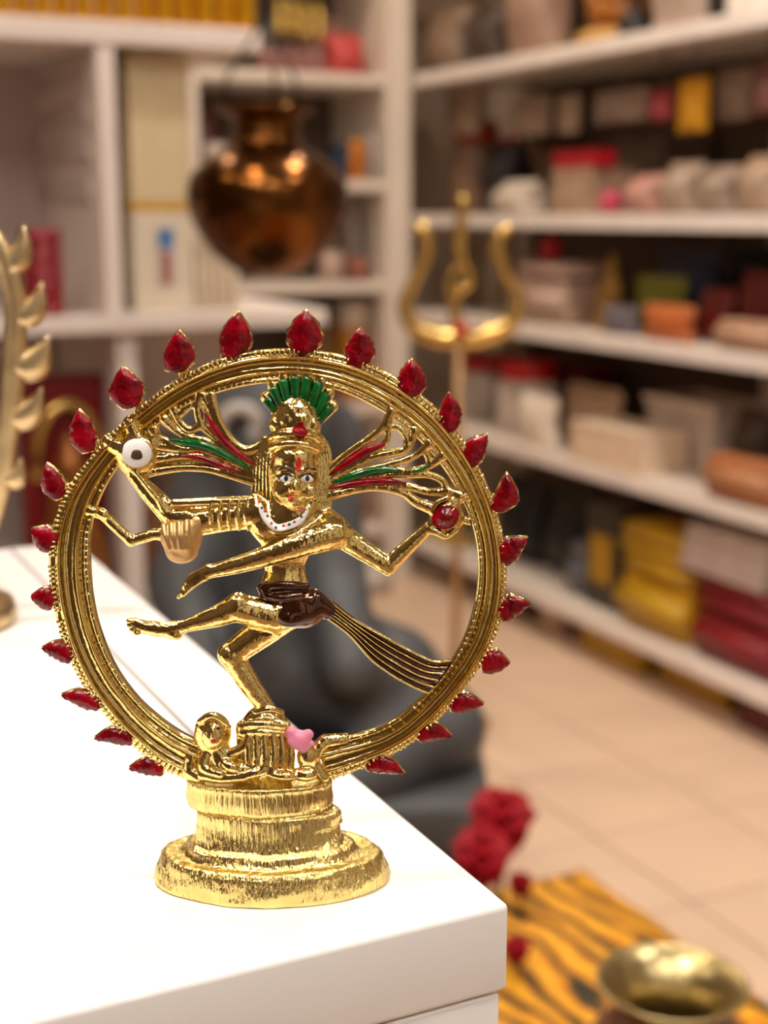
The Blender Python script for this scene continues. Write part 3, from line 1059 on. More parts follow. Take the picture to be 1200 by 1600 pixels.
cols = [np.interp(fine, par, hs[:, c]) for c in range(6)]
stri = [N1(150, 1.0), N1(150, 1.0), N1(150, 1.0)]
lump = [N1(14, 1.0), N1(20, 1.0), N1(9, 1.0), N1(28, 1.0)]
V = []
for i in range(NR):
    z, a, cxs, ratio, st, ro = (c[i] for c in cols)
    for k in range(NP_):
        f = k / NP_
        th = 2 * math.pi * f
        slant = f
        dr_ = st * 0.6 * stri[int(z > 100)](slant) + ro * (1.7 * lump[0](f + .002 * z) + 1.0 * lump[1](f - .003 * z))
        dz_ = 1.2 * ro * lump[3](f) if 3 < z < 178 else (2.0 * abs(lump[3](f)) if z < 1 else 0)
        if 100 < z < 132:      # the crooked second tier bulges on one side
            dr_ += 5 * math.exp(-((th if th < math.pi else th - 2 * math.pi) / 0.7) ** 2)
        if z < 1:
            dz_ = 0.0
        aa = a + (dr_ if a > 20 else 0)
        V.append(((aa * math.cos(th) + cxs) * PX, aa * ratio * math.sin(th) * PX, (z + dz_) * PX * 0.985))
Fc = []
for i in range(NR - 1):
    for k in range(NP_):
        k2 = (k + 1) % NP_
        Fc.append((i * NP_ + k, i * NP_ + k2, (i + 1) * NP_ + k2, (i + 1) * NP_ + k))
Fc.append(tuple(range(NP_ - 1, -1, -1))); Fc.append(tuple((NR - 1) * NP_ + k for k in range(NP_)))
ped = link('pedestal', mesh_from(V, Fc), m_goldr, fig)
ped['label'] = 'stepped oval gold pedestal with ragged striped skirt'

# lotus block under the foot and lumps around it
gl = Grid((285, 1095, -40), (545, 1250, 70), 1.7)
def L_(pts, rad, k=3.0, fl=1.0, smooth=0):
    gl.tube([pp(*p) for p in pts], rad, k, fl, smooth)
L_([(414, 1140, 6), (412, 1226, 6)], [38, 44], 4, 0.6)
L_([(376, 1134, 16), (412, 1131, 26), (448, 1134, 16)], 6.5, 3, 1, 4)
L_([(376, 1146, 18), (412, 1144, 29), (450, 1147, 18)], 4.0, 2, 1, 4)
for i, x in enumerate((374, 386, 399, 412, 426, 439, 452)):
    c_ = 1 - ((x - 413) / 42.0) ** 2
    L_([(x, 1152, 12 + 16 * max(0, c_)), (x + 2, 1180, 16 + 18 * max(0, c_)), (x - 2, 1215, 14 + 18 * max(0, c_))], [5, 7, 8], 2.0, 1, 3)
gl.ell(pp(380, 1140, 12), (12, 14, 12), 0, 4)
gl.ell(pp(395, 1208, 34), (26, 9, 11), -0.25, 4)
gl.ell(pp(440, 1212, 34), (24, 8, 10), 0.1, 4)
gl.ell(pp(480, 1182, 16), (16, 20, 14), 0.1, 4)
gl.ell(pp(476, 1210, 26), (20, 11, 12), 0, 4)
L_([(500, 1165, 8), (492, 1190, 12), (505, 1214, 10)], [10, 8, 10], 4, 1, 3)
L_([(508, 1158, 6), (530, 1156, 2), (556, 1152, 0)], [11, 10, 8], 4, 0.8)
L_([(316, 1212, 20), (345, 1216, 30), (380, 1214, 36)], [8, 9, 8], 4, 1, 3)
lotus = nets_obj(gl, 'lotus_block', m_gold, fig)
lotus['label'] = 'lumpy gold lotus block under the standing foot'
gd = Grid((270, 1095, -30), (420, 1235, 66), 1.5)
gd.ell(pp(332, 1146, 14), (29, 33, 20), 0, 0)          # hood of hair
gd.ell(pp(333, 1148, 24), (19, 24, 17), 0, 2)          # face
gd.tube([pp(333, 1142, 40), pp(333, 1153, 43)], [2.2, 3.2], 2)
gd.ell(pp(326, 1143, 41), (4, 3, 3), 0, 1.5, cut=True)
gd.ell(pp(341, 1143, 41), (4, 3, 3), 0, 1.5, cut=True)
gd.tube([pp(312, 1128, 26), pp(332, 1118, 32), pp(353, 1130, 26)], 5, 2, 1, 4)
for i in range(6):
    a = math.pi * (0.08 + 0.84 * i / 5)
    gd.tube([pp(333 - 21 * math.cos(a), 1142 - 19 * math.sin(a), 27), pp(333 - 27 * math.cos(a), 1143 - 27 * math.sin(a), 16)], 2.6, 2.5)
gd.tube([pp(340, 1176, 16), pp(352, 1196, 20), pp(380, 1206, 26)], [20, 19, 16], 6, 0.8, 3)
gd.tube([pp(360, 1178, 22), pp(380, 1168, 24), pp(388, 1150, 22)], [8, 7, 6], 3, 1, 3)
gd.tube([pp(322, 1180, 24), pp(318, 1200, 30), pp(344, 1210, 36)], [8, 8, 7], 3, 1, 3)
gd.ell(pp(360, 1198, 34), (16, 9, 9), 0.4, 4)
gd.tube([pp(300, 1185, 4), pp(296, 1205, 4), pp(312, 1216, 14)], [12, 13, 10], 5, 0.9)
dwarf = nets_obj(gd, 'crouching_dwarf', m_gold, fig)
dwarf['label'] = 'small crouching gold figure with painted red mouth beside the foot'
spot('painted_mouth', 333, 1159, 5.5, 3.8, m_paintr, dwarf, 0.8, grid=gd, n=12)
spot('painted_eye', 325, 1142, 3.6, 2.4, m_paintb, dwarf, 0.6, grid=gd, n=10)
spot('painted_eye', 341, 1139, 4.0, 2.4, m_paintb, dwarf, 0.6, grid=gd, n=10)
gp = Grid((435, 1120, -10), (500, 1190, 60), 1.3)
gp.ell(pp(466, 1156, 24), (18, 15, 13), 0.2, 0)
gp.ell(pp(481, 1148, 22), (9, 8, 8), 0, 4); gp.ell(pp(455, 1144, 24), (9, 8, 9), 0, 4); gp.ell(pp(474, 1168, 24), (9, 9, 9), 0, 4); gp.ell(pp(484, 1162, 22), (7, 5, 6), 0, 3)
pk = nets_obj(gp, 'pink_bud', m_pink, fig)
pk['label'] = 'pink painted bud beside the standing foot'

# ================================================================== SHELVING
SX = 1.853
SH = {1: 1.436, 2: 1.058, 3: 0.790, 4: 0.486, 5: 0.129, 0: 0.0}
m_rail = mat('price_rail', lin(246, 236, 230), 0.3, var=0.06, vscale=14)
m_dark = mat('shelf_underside_shadow_gap', lin(120, 100, 84), 0.7)
ws = thing('wall_shelving', 'long white shelving running along the right wall', 'shelving', (2.04, 2.0, 0))
def wrel(x0, x1, y0, y1, z0, z1):
    return (x0 - 2.04, x1 - 2.04, y0 - 2.0, y1 - 2.0, z0, z1)
for k in (1, 2, 3, 4, 5):
    s = box('shelf_board', wrel(SX + 0.006, 2.235, 0.3, 3.60, SH[k] - 0.026, SH[k]), m_board, ws, 0.002)
    box('price_rail', wrel(SX - 0.004, SX + 0.006, 0.3, 3.60, SH[k] - 0.034, SH[k] - 0.001), m_rail, s, 0.0015)
box('back_panel', wrel(2.238, 2.252, 0.3, 3.60, 0.0, 2.0), m_backpanel, ws)
box('shelf_board', wrel(SX + 0.006, 2.235, 0.3, 3.60, 1.85, 1.876), m_board, ws, 0.002)
for y in (0.3, 1.4, 2.5, 3.585):
    box('upright', wrel(2.20, 2.237, y, y + 0.03, 0.0, 2.0), m_board, ws, 0.002)

bs = thing('corner_shelving', 'white open shelves at the end of the shop behind the copper pot', 'shelving', (1.52, 3.8, 0))
def brel(x0, x1, y0, y1, z0, z1):
    return (x0 - 1.52, x1 - 1.52, y0 - 3.8, y1 - 3.8, z0, z1)
SB = {1: 1.432, 2: 1.150, 3: 0.872, 4: 0.525, 5: 0.165}
for k in SB:
    box('shelf_board', brel(1.235, 1.775, 3.63, 4.0, SB[k] - 0.03, SB[k]), m_board, bs, 0.002)
box('side_panel', brel(1.21, 1.234, 3.63, 4.0, 0.0, 1.44), m_board, bs, 0.002)
box('corner_post', brel(1.776, 1.849, 3.62, 4.0, 0.0, 2.1), m_board, bs, 0.003)
box('back_panel', brel(1.21, 1.775, 4.0, 4.02, 0.0, 2.0), m_backpanel, bs)

# --- open display rack on the left (two levels)
YU = 2.1
zt = float(on_y(200, 38, YU)[2]); zm = float(on_y(280, 489, YU)[2])
xr_top, xr_mid = float(on_y(408, 45, YU)[0]), float(on_y(508, 490, YU)[0])
xp0, xp1 = float(on_y(160, 300, YU)[0]), float(on_y(188, 300, YU)[0])
xl0, xl1 = float(on_y(190, 650, YU)[0]), float(on_y(221, 650, YU)[0])
m_rack = mat('pale_rack_board', lin(226, 212, 202), 0.45, var=0.03)
m_rackback = mat('mauve_grey_panel', lin(196, 182, 174), 0.6, var=0.05)
ur = thing('display_rack', 'white open display rack with a divider, left behind the ring', 'rack', (0.4, YU, 0))
def urel(x0, x1, y0, y1, z0, z1):
    return (x0 - 0.4, x1 - 0.4, y0 - YU, y1 - YU, z0, z1)
box('top_board', urel(-0.5, xr_top, YU, YU + 0.42, zt - 0.028, zt + 0.004), m_rack, ur, 0.002)
dv = box('divider', urel(xp0, xp1, YU + 0.004, YU + 0.40, zm + 0.001, zt - 0.029), m_rack, ur, 0.002)
box('back_panel', urel(-0.5, xr_top - 0.05, YU + 0.40, YU + 0.42, zm + 0.001, zt - 0.029), m_rackback, ur)
for k in range(5):      # slotted rails on the divider's face
    z = zm + 0.17 + k * 0.058
    box('slot_rail', urel(xp0 - 0.006, xp0, YU + 0.06, YU + 0.38, z, z + 0.03), m_rackback, dv, 0.001)
box('middle_board', urel(-0.5, xr_mid, YU - 0.01, YU + 0.42, zm - 0.026, zm), m_rack, ur, 0.002)
box('lower_divider', urel(xl0, xl1, YU + 0.01, YU + 0.40, 0.44, zm - 0.027), m_rack, ur, 0.002)
box('lower_back_panel', urel(-0.5, xr_mid - 0.03, YU + 0.40, YU + 0.42, 0.0, zm - 0.027), m_rackback, ur)
box('lower_board', urel(-0.5, xr_mid - 0.01, YU, YU + 0.40, 0.41, 0.438), m_rack, ur, 0.002)
box('side_panel', urel(xr_mid - 0.03, xr_mid - 0.004, YU + 0.005, YU + 0.40, 0.0, 0.409), m_rack, ur, 0.002)
box('side_panel', urel(-0.5, -0.475, YU + 0.005, YU + 0.40, 0.0, 0.409), m_rack, ur, 0.002)

# ================================================================== SHOP GOODS
def cmat(rgb, rough=0.5, metal=0.0, var=0.15, vscale=30.0, coat=0.0):
    if max(rgb) - min(rgb) > 70 and metal < .3:
        rgb = tuple(int(c * .86) for c in rgb)
    elif metal < .3 and max(rgb) < 235:
        rgb = tuple(int(c * .9) for c in rgb)
    return mat('goods_%02x%02x%02x_%d_%d' % (*rgb, int(rough * 100), int(metal * 100)), lin(*rgb), rough, metal, var, vscale, coat=coat)


def pouch_me(sx, sy, sz, seed=0):
    r2 = np.random.default_rng(seed)
    V, Fc = [], []
    nz, n = 12, 18
    for i in range(nz + 1):
        t = i / nz
        d = sy / 2 * max(0.03, (math.sin(math.pi * min(1, 0.12 + t * 0.86)) ** 0.7))
        wd = sx / 2 * (0.92 + 0.08 * math.cos(2 * math.pi * t))
        for k in range(n):
            a = 2 * math.pi * k / n
            c, s = math.cos(a), math.sin(a)
            x = wd * math.copysign(abs(c) ** 0.6, c); y = d * math.copysign(abs(s) ** 0.8, s)
            j = 1 + r2.normal(0, 0.03)
            V.append((x * j, y * j, t * sz))
    for i in range(nz):
        for k in range(n):
            k2 = (k + 1) % n
            Fc.append((i * n + k, i * n + k2, (i + 1) * n + k2, (i + 1) * n + k))
    Fc.append(tuple(range(n - 1, -1, -1))); Fc.append(tuple(nz * n + k for k in range(n)))
    return mesh_from(V, Fc)


def make(kind, root, sx, sy, sz, c1, c2):
    """parts of one item, standing at the root's origin; sx along the shelf front, sy depth, sz height"""
    a, b = c1, c2
    if kind == 'carton':
        link('carton_body', box_me(-sx / 2, sx / 2, -sy / 2, sy / 2, 0, sz * 0.94, bev=0.003), a, root, False)
        box('lid_flap', (-sx / 2 - .001, sx / 2 + .001, -sy / 2 - .001, sy / 2 + .001, sz * 0.94, sz), a, root, 0.002)
        box('label_panel', (-sx * 0.32, sx * 0.32, -sy / 2 - 0.002, -sy / 2 + 0.001, sz * 0.25, sz * 0.72), b, root, 0.0005)
    elif kind == 'pouch':
        link('pouch_body', pouch_me(sx, sy, sz * 0.93, int(sx * 1e4)), a, root)
        box('heat_seal', (-sx * 0.46, sx * 0.46, -0.002, 0.002, sz * 0.88, sz), b, root, 0.0005)
    elif kind == 'jar':
        r = min(sx, sy) / 2
        link('jar_body', lathe_me([(r * .9, 0), (r, sz * .04), (r, sz * .66), (r * .82, sz * .74), (r * .8, sz * .78)], 28), a, root)
        link('lid', lathe_me([(r * .88, sz * .76), (r * .9, sz * .78), (r * .9, sz * .97), (r * .84, sz)], 28), b, root)
    elif kind == 'bottle':
        r = min(sx, sy) / 2
        link('bottle_body', lathe_me([(r * .85, 0), (r, sz * .06), (r, sz * .55), (r * .7, sz * .68), (r * .34, sz * .76), (r * .32, sz * .9)], 24), a, root)
        link('cap', lathe_me([(r * .42, sz * .86), (r * .44, sz * .87), (r * .44, sz * .98), (r * .38, sz)], 20), b, root)
    elif kind == 'pot':
        r = min(sx, sy) / 2
        link('pot_body', lathe_me([(r * .5, 0), (r * .55, sz * .03), (r * .9, sz * .2), (r, sz * .4), (r * .88, sz * .6), (r * .55, sz * .74), (r * .5, sz * .82)], 28), a, root)
        link('rim', lathe_me([(r * .5, sz * .8), (r * .7, sz * .95), (r * .72, sz), (r * .62, sz * .99), (r * .45, sz * .84)], 28, cap=False), b, root)
    elif kind == 'cloth':
        link('folded_layers', box_me(-sx / 2, sx / 2, -sy / 2, sy / 2, 0, sz * 0.96, bev=min(sz * .42, .012)), a, root)
        link('fold_edge', tube_me([(-sx / 2 + .006, -sy / 2 + .004, sz * .5), (0, -sy / 2 + .001, sz * .52), (sx / 2 - .006, -sy / 2 + .004, sz * .5)], sz * .22, 8), b, root)
    elif kind == 'paper':
        link('sheets', box_me(-sx / 2, sx / 2, -sy / 2, sy / 2, 0, sz * 0.9, bev=0.0015), a, root, False)
        box('cover', (-sx / 2 - .002, sx / 2 + .002, -sy / 2 - .002, sy / 2 + .002, sz * 0.9, sz), b, root, 0.001)
    elif kind == 'basket':
        V, Fc = [], []
        tp, t = 1.0, 0.88
        for (q, z, k) in ((.84, 0, 1), (1, sz, 1), (1, sz, .93), (.80, sz * .06, .93)):
            for (x, y) in ((-1, -1), (1, -1), (1, 1), (-1, 1)):
                V.append((x * sx / 2 * q * k, y * sy / 2 * q * k, z))
        for i in range(3):
            for k in range(4):
                Fc.append((i * 4 + k, i * 4 + (k + 1) % 4, i * 4 + 4 + (k + 1) % 4, i * 4 + 4 + k))
        Fc.append((3, 2, 1, 0)); Fc.append((12, 13, 14, 15))
        link('basket_body', mesh_from(V, Fc), a, root, False)
        for s in (-1, 1):
            box('rim', (-sx / 2 - .004, sx / 2 + .004, s * sy / 2 - .005, s * sy / 2 + .005, sz - .012, sz + .002), b, root, 0.002)
    elif kind == 'ball':
        r = min(sx, sz) / 2
        pr = [(max(.0008, r * math.sin(math.pi * i / 14)), r - r * math.cos(math.pi * i / 14)) for i in range(15)]
        link('ball_body', lathe_me(pr, 24), a, root)
        link('stem', lathe_me([(r * .16, r * 1.9), (r * .1, r * 2.05), (r * .14, r * 2.12)], 10), b, root)
    elif kind == 'card':      # hangs: hook at the top
        link('card_sheet', box_me(-sx / 2, sx / 2, -.003, .003, 0, sz, bev=0.0015), a, root, False)
        link('blister', pouch_me(sx * .7, .02, sz * .6), b, root)
        link('hook', tube_me([(0, 0.003, sz - .005), (0, .003, sz + .012), (0, .02, sz + .02)], .002, 6), cmat((120, 116, 110), .3, 1), root)
    elif kind == 'statuette':
        r = sx / 2
        link('plinth', lathe_me([(r, 0), (r, sz * .1), (r * .7, sz * .14)], 20), b, root)
        gs = Grid((-sx, -sx, 0), (sx, sx, sz * 1.02), max(sx, sz) / 40)
        gs.ell((0, 0, sz * .26), (sx * .42, sx * .34, sz * .15), 0, sz * .03)
        gs.ell((0, 0, sz * .5), (sx * .26, sx * .2, sz * .2), 0, sz * .03)
        gs.ell((0, 0, sz * .78), (sx * .17, sx * .17, sz * .1), 0, sz * .03)
        gs.ell((0, 0, sz * .92), (sx * .08, sx * .08, sz * .07), 0, sz * .03)
        gs.tube([(-sx * .25, 0, sz * .6), (-sx * .4, -sx * .1, sz * .45), (-sx * .2, -sx * .25, sz * .38)], sx * .08, sz * .02)
        gs.tube([(sx * .25, 0, sz * .6), (sx * .4, -sx * .1, sz * .45), (sx * .2, -sx * .25, sz * .38)], sx * .08, sz * .02)
        Vv, Qq = gs.nets()
        link('figure', mesh_np(Vv, Qq), a, root)


CREAM, PINKB, DKRED, YEL, GREYB = (214, 188, 160), (190, 140, 120), (132, 16, 26), (214, 160, 10), (150, 132, 118)
BLACK, WHITE, TANC = (30, 26, 26), (235, 225, 214), (186, 150, 116)


PLACED = []


def clash(b):
    return any(all(b[i][0] < o[i][1] - .0004 and o[i][0] < b[i][1] - .0004 for i in range(3)) for o in PLACED)


def right(kind, name, cat, label, u0, u1, vt, shelf, dx, c1, c2=None, depth=None, z0=None, group=None, rough=0.45):
    """one item on the right-hand shelves; slid back and forth on its board until it is clear of its neighbours"""
    z = SH[shelf] + 0.0006 if z0 is None else z0
    ceil_ = min([h for h in list(SH.values()) + [1.85] if h > z + .01]) - .040
    best = None
    for sc in (1.0, 0.7, 0.5):
        for step in sorted([i * .005 for i in range(-60, 61)], key=abs):
            X = SX + dx + step
            p0, p1 = on_x(u0, vt, X), on_x(u1, vt, X)
            zt_ = float(on_x((u0 + u1) / 2, max(vt, 2), X)[2]) if vt > 0 else z + .28
            zt_ = min(zt_, ceil_)
            sx = abs(float(p0[1] - p1[1])) * .96; cyy = float(p0[1] + p1[1]) / 2
            sz = max(0.012, zt_ - z)
            sy = (depth if depth else min(max(0.05, sx), 0.14)) * sc
            if kind in ('jar', 'bottle', 'pot', 'ball', 'statuette') and sc < 1:
                continue
            if kind in ('jar', 'bottle', 'pot', 'ball', 'statuette'):
                sy = sx if kind != 'ball' else min(sx, sz)
            if X < SX + .001 or X + sy > 2.195:
                continue
            b = ((X - .003, X + sy + .003), (cyy - sx / 2 - .002, cyy + sx / 2 + .002), (z, z + sz))
            if z0 is not None or not clash(b):
                best = (X, sx, sy, sz, cyy, b)
                break
        if best:
            break
    if best is None:
        print('NO ROOM', label)
        return None, z
    X, sx, sy, sz, cyy, b = best
    PLACED.append(b)
    # local x runs along -Y (left to right as seen), local -y faces the aisle
    t = thing(name, label, cat, (X + sy / 2, cyy, z), -math.pi / 2, group)
    make(kind, t, sx * (.97 if kind == 'pouch' else 1), sy, sz, cmat(c1, rough), cmat(c2 or tuple(min(255, int(c * 1.15) + 8) for c in c1), rough))
    return t, z + sz


# top shelf
right('pouch', 'plastic_pouch', 'packet', 'grey-brown packet on the top right shelf beside the corner post', 645, 705, 8, 1, .03, (150, 124, 102))
right('pouch', 'plastic_pouch', 'packet', 'dark packet standing second from the corner post on the top right shelf', 708, 766, 2, 1, .06, (78, 62, 52))
right('pouch', 'plastic_pouch', 'packet', 'pinkish beige packet on the top right shelf', 770, 842, 0, 1, .03, (184, 148, 128))
right('statuette', 'wooden_statuette', 'statuette', 'orange-brown wooden figure on the top right shelf', 872, 952, 0, 1, .04, (186, 112, 34), (226, 170, 84))
right('bottle', 'black_bottle', 'bottle', 'black bottle beside the orange-brown figure on the top right shelf', 955, 988, 2, 1, .07, BLACK, (50, 46, 44))
right('pouch', 'plastic_pouch', 'packet', 'large pale packet on the bright end of the top right shelf', 990, 1090, 0, 1, .03, (214, 190, 176))
right('bottle', 'black_bottle', 'bottle', 'dark bottle at the right end of the top right shelf', 1094, 1130, 0, 1, .06, (40, 34, 34), (70, 64, 60))
right('carton', 'carton', 'box', 'white carton cut by the right frame edge on the top shelf', 1134, 1215, 0, 1, .05, WHITE, (206, 196, 190))

# goods hanging from pegs at the back between first and second shelf
hang = [(700, 748, 130, 215, (176, 150, 128), 'pale packet hanging nearest the corner post'), (800, 860, 150, 215, (166, 142, 120), 'beige packet hanging above the red-lidded boxes'),
        (872, 905, 148, 210, (186, 160, 138), 'narrow pale packet hanging right of the beige one'), (930, 1010, 140, 195, (170, 150, 134), 'wide pale grey packet hanging mid shelf'),
        (1120, 1170, 108, 190, (160, 136, 116), 'tan packet hanging right of the yellow card')]
for u0, u1, v0, v1, c, lb in hang:
    X = SX + 0.12
    p0, p1 = on_x(u0, v1, X), on_x(u1, v1, X)
    pt = on_x((u0 + u1) / 2, v0, X)
    t = thing('hanging_packet', lb, 'packet', (X, float(p0[1] + p1[1]) / 2, float(p0[2])), -math.pi / 2)
    sx, sz = abs(float(p0[1] - p1[1])), float(pt[2] - p0[2])
    make('card', t, sx, .01, sz, cmat(c), cmat(tuple(min(255, int(q * 1.1)) for q in c), .25))
    link('peg', tube_me([(0, .003, sz + .016), (0, .02, sz + .02), (0, 0.262, sz + .02)], .0025, 6), cmat((120, 116, 110), .3, 1), t)
for (u0, u1, v0, v1, c, c2, lb) in ((1060, 1104, 122, 208, (222, 150, 4), (226, 160, 20), 'bright yellow card hanging under the top right shelf'),
                                   (1014, 1050, 140, 190, (140, 30, 40), (170, 60, 66), 'dark red card hanging left of the yellow card'),
                                   (1176, 1215, 96, 180, (110, 66, 56), (130, 84, 74), 'maroon card hanging at the right frame edge')):
    X = SX + 0.05
    p0, p1 = on_x(u0, v1, X), on_x(u1, v1, X)
    pt = on_x((u0 + u1) / 2, v0, X)
    t = thing('hanging_card', lb, 'card', (X, float(p0[1] + p1[1]) / 2, float(p0[2])), -math.pi / 2)
    sx, sz = abs(float(p0[1] - p1[1])), float(pt[2] - p0[2])
    make('card', t, sx, .01, sz, cmat(c), cmat(c2))
    link('peg', tube_me([(0, .003, sz + .016), (0, .006, sz + .02), (0, .006, 1.409 - float(p0[2]))], .0022, 6), cmat((120, 116, 110), .3, 1), t)

# second shelf
right('jar', 'jar', 'jar', 'jar with orange-red lid beside the corner post on the second shelf', 690, 730, 190, 2, .12, (150, 116, 92), (190, 60, 24))
right('pouch', 'plastic_pouch', 'packet', 'dark packet with magenta top on the second shelf', 738, 782, 212, 2, .10, (44, 34, 36), (190, 24, 70))
right('pouch', 'plastic_pouch', 'packet', 'white crumpled packet low on the second shelf behind the trident', 752, 806, 282, 2, .02, (226, 208, 192))
right('carton', 'carton', 'box', 'beige carton with red lid strip on the second shelf', 790, 858, 232, 2, .05, (196, 160, 134), (206, 176, 150))
right('carton', 'carton', 'box', 'wide beige carton below the red box on the second shelf', 862, 924, 262, 2, .03, (190, 158, 130), (202, 172, 146))
right('paper', 'red_box', 'box', 'flat red box lying on the wide beige carton', 864, 934, 234, 2, .034, (196, 14, 34), (176, 12, 28), z0=float(on_x(893, 262, SX + .03)[2]) + .0008, depth=.055)
right('ball', 'pink_ball', 'ball', 'small bright pink ball on the second shelf', 930, 952, 254, 2, .01, (232, 76, 116), (240, 130, 150))
right('pouch', 'plastic_pouch', 'packet', 'pink tinted packet beside the pink ball', 956, 1010, 272, 2, .03, (206, 150, 136))
right('pouch', 'plastic_pouch', 'packet', 'clear looking beige packet right of the pink tinted one', 1014, 1070, 252, 2, .04, (186, 162, 142), rough=.25)
right('pouch', 'plastic_pouch', 'packet', 'clear looking grey packet second from the right on the second shelf', 1074, 1130, 258, 2, .05, (170, 148, 130), rough=.25)
right('pouch', 'plastic_pouch', 'packet', 'clear looking tan packet at the right end of the second shelf', 1134, 1200, 240, 2, .04, (190, 160, 136), rough=.25)
right('carton', 'carton', 'box', 'brown carton at the back of the second shelf', 960, 1040, 205, 2, .20, (96, 76, 60), (112, 90, 70))

# third shelf
right('ball', 'red_ball', 'ball', 'crimson ball on the bundle on the third shelf', 826, 866, 368, 3, .05, (190, 16, 48), (210, 40, 60), z0=float(on_x(846, 408, SX + .05)[2]))
right('cloth', 'folded_cloth', 'cloth', 'upper pale pink bundle behind the trident, under the red ball', 806, 886, 409, 3, .04, (206, 172, 156), (214, 184, 168), z0=float(on_x(846, 434, SX + .04)[2]) + .0006, depth=.13)
right('pouch', 'plastic_pouch', 'packet', 'orange packet at the front of the third shelf', 992, 1076, 476, 3, .01, (216, 116, 56), (226, 140, 86), depth=0.05)
right('cloth', 'folded_cloth', 'cloth', 'beige bundle at the front right of the third shelf', 1116, 1215, 500, 3, .01, (206, 160, 130), (214, 172, 144), depth=0.05)
right('pouch', 'plastic_pouch', 'packet', 'small grey-blue packet left of the orange one on the third shelf', 930, 990, 478, 3, .02, (120, 112, 118), (136, 128, 132), depth=0.04)
right('cloth', 'folded_cloth', 'cloth', 'lower pale bundle behind the trident on the third shelf', 800, 884, 434, 3, .04, (196, 164, 144), (206, 176, 158), depth=.14)
right('pouch', 'plastic_pouch', 'packet', 'olive green bag on the third shelf before the blue bag', 978, 1060, 432, 3, .05, (128, 128, 30), (146, 144, 50), depth=0.06)
right('statuette', 'brass_statuette', 'statuette', 'small brass figure beside the pale bundles on the third shelf', 912, 950, 392, 3, .06, (196, 146, 60), (170, 124, 60), rough=.3)
right('pouch', 'plastic_pouch', 'packet', 'dark red packet on the third shelf behind the beige bundle', 1080, 1136, 452, 3, .06, (126, 30, 24), (146, 44, 36), depth=0.06)
right('pouch', 'plastic_pouch', 'packet', 'maroon packet at the right edge of the third shelf', 1140, 1215, 426, 3, .09, (112, 18, 20), (130, 30, 30), depth=0.07)
right('pouch', 'plastic_pouch', 'packet', 'blue bag lying at the back of the third shelf', 1010, 1110, 392, 3, .12, (36, 52, 84), (50, 66, 96), depth=0.08)
right('pouch', 'plastic_pouch', 'packet', 'dark navy bag at the right end of the third shelf', 1114, 1210, 384, 3, .14, (24, 30, 48), (36, 42, 60), depth=0.08)

# fourth shelf
right('paper', 'paper_stack', 'paper', 'flat pale stack before the white basket on the fourth shelf', 890, 1000, 668, 4, .005, (236, 210, 180), (240, 218, 192))
right('cloth', 'folded_cloth', 'cloth', 'orange-tan cloth at the right end of the fourth shelf', 1100, 1215, 716, 4, .005, (204, 128, 80), (216, 150, 104), depth=.06)
right('pouch', 'plastic_pouch', 'packet', 'white plastic bag lying left on the fourth shelf', 796, 858, 616, 4, .01, (238, 222, 206), (246, 234, 222), rough=.25, depth=0.06)
right('basket', 'white_basket', 'basket', 'white plastic basket on the fourth shelf', 1006, 1120, 626, 4, .03, (232, 214, 200), (238, 224, 212), depth=.15)
right('jar', 'jar', 'jar', 'white jar with a bright red lid behind the ring on the fourth shelf', 758, 812, 566, 4, .05, (226, 210, 196), (222, 20, 28))
right('pouch', 'plastic_pouch', 'packet', 'crumpled beige plastic bag in the middle of the fourth shelf', 866, 960, 604, 4, .06, (216, 182, 150), (230, 200, 170), rough=.25, depth=0.07)
right('jar', 'jar', 'jar', 'white jar with red lid nearest the corner on the fourth shelf', 690, 745, 556, 4, .10, (206, 190, 176), (196, 22, 30))
right('pouch', 'plastic_pouch', 'packet', 'dark brown packet right of the white basket', 1124, 1180, 640, 4, .10, (70, 50, 38), (86, 64, 50))
right('carton', 'carton', 'box', 'dark red carton on the fourth shelf behind the white bags', 826, 872, 574, 4, .16, (130, 12, 24), (110, 10, 20))
right('carton', 'carton', 'box', 'second dark red carton on the fourth shelf, right of the first', 876, 920, 570, 4, .18, (112, 14, 20), (96, 10, 16))

# fifth shelf
right('pouch', 'plastic_pouch', 'packet', 'large black bag on the fifth shelf behind the ring', 760, 830, 748, 5, .10, (22, 20, 20), (34, 32, 32))
right('pouch', 'plastic_pouch', 'packet', 'second black bag on the fifth shelf, right of the first', 834, 900, 764, 5, .14, (26, 24, 24), (40, 38, 38))
right('pot', 'metal_pot', 'pot', 'blue-grey metal pot on the fifth shelf right of the ring', 812, 862, 838, 5, .02, (120, 124, 134), (150, 152, 160), rough=.2)
right('pot', 'metal_pot', 'pot', 'second blue-grey metal pot, nearer the yellow cloths', 866, 908, 852, 5, .04, (104, 106, 114), (136, 138, 146), rough=.2)
zc = SH[5] + .0006
for i, lb in enumerate(('bottom folded yellow cloth in the stack on the fifth shelf', 'second folded yellow cloth from the bottom on the fifth shelf',
                        'third folded yellow cloth from the bottom on the fifth shelf', 'topmost folded yellow cloth of the stack on the fifth shelf')):
    v = 905 - i * 26
    sh_ = (0, 4, -3, 2)[i]
    _, ztop = right('cloth', 'folded_cloth', 'cloth', lb, 968 + sh_, 1078 + sh_, v, 5, .03, YEL, (224, 176, 30), z0=zc, depth=.15, group='yellow cloths on the fifth shelf')
    zc = ztop + .0006
right('carton', 'carton', 'box', 'dark carton with yellow lid band behind the yellow cloths', 916, 968, 792, 5, .17, (62, 54, 44), (206, 154, 10))
zc = SH[5] + .0006
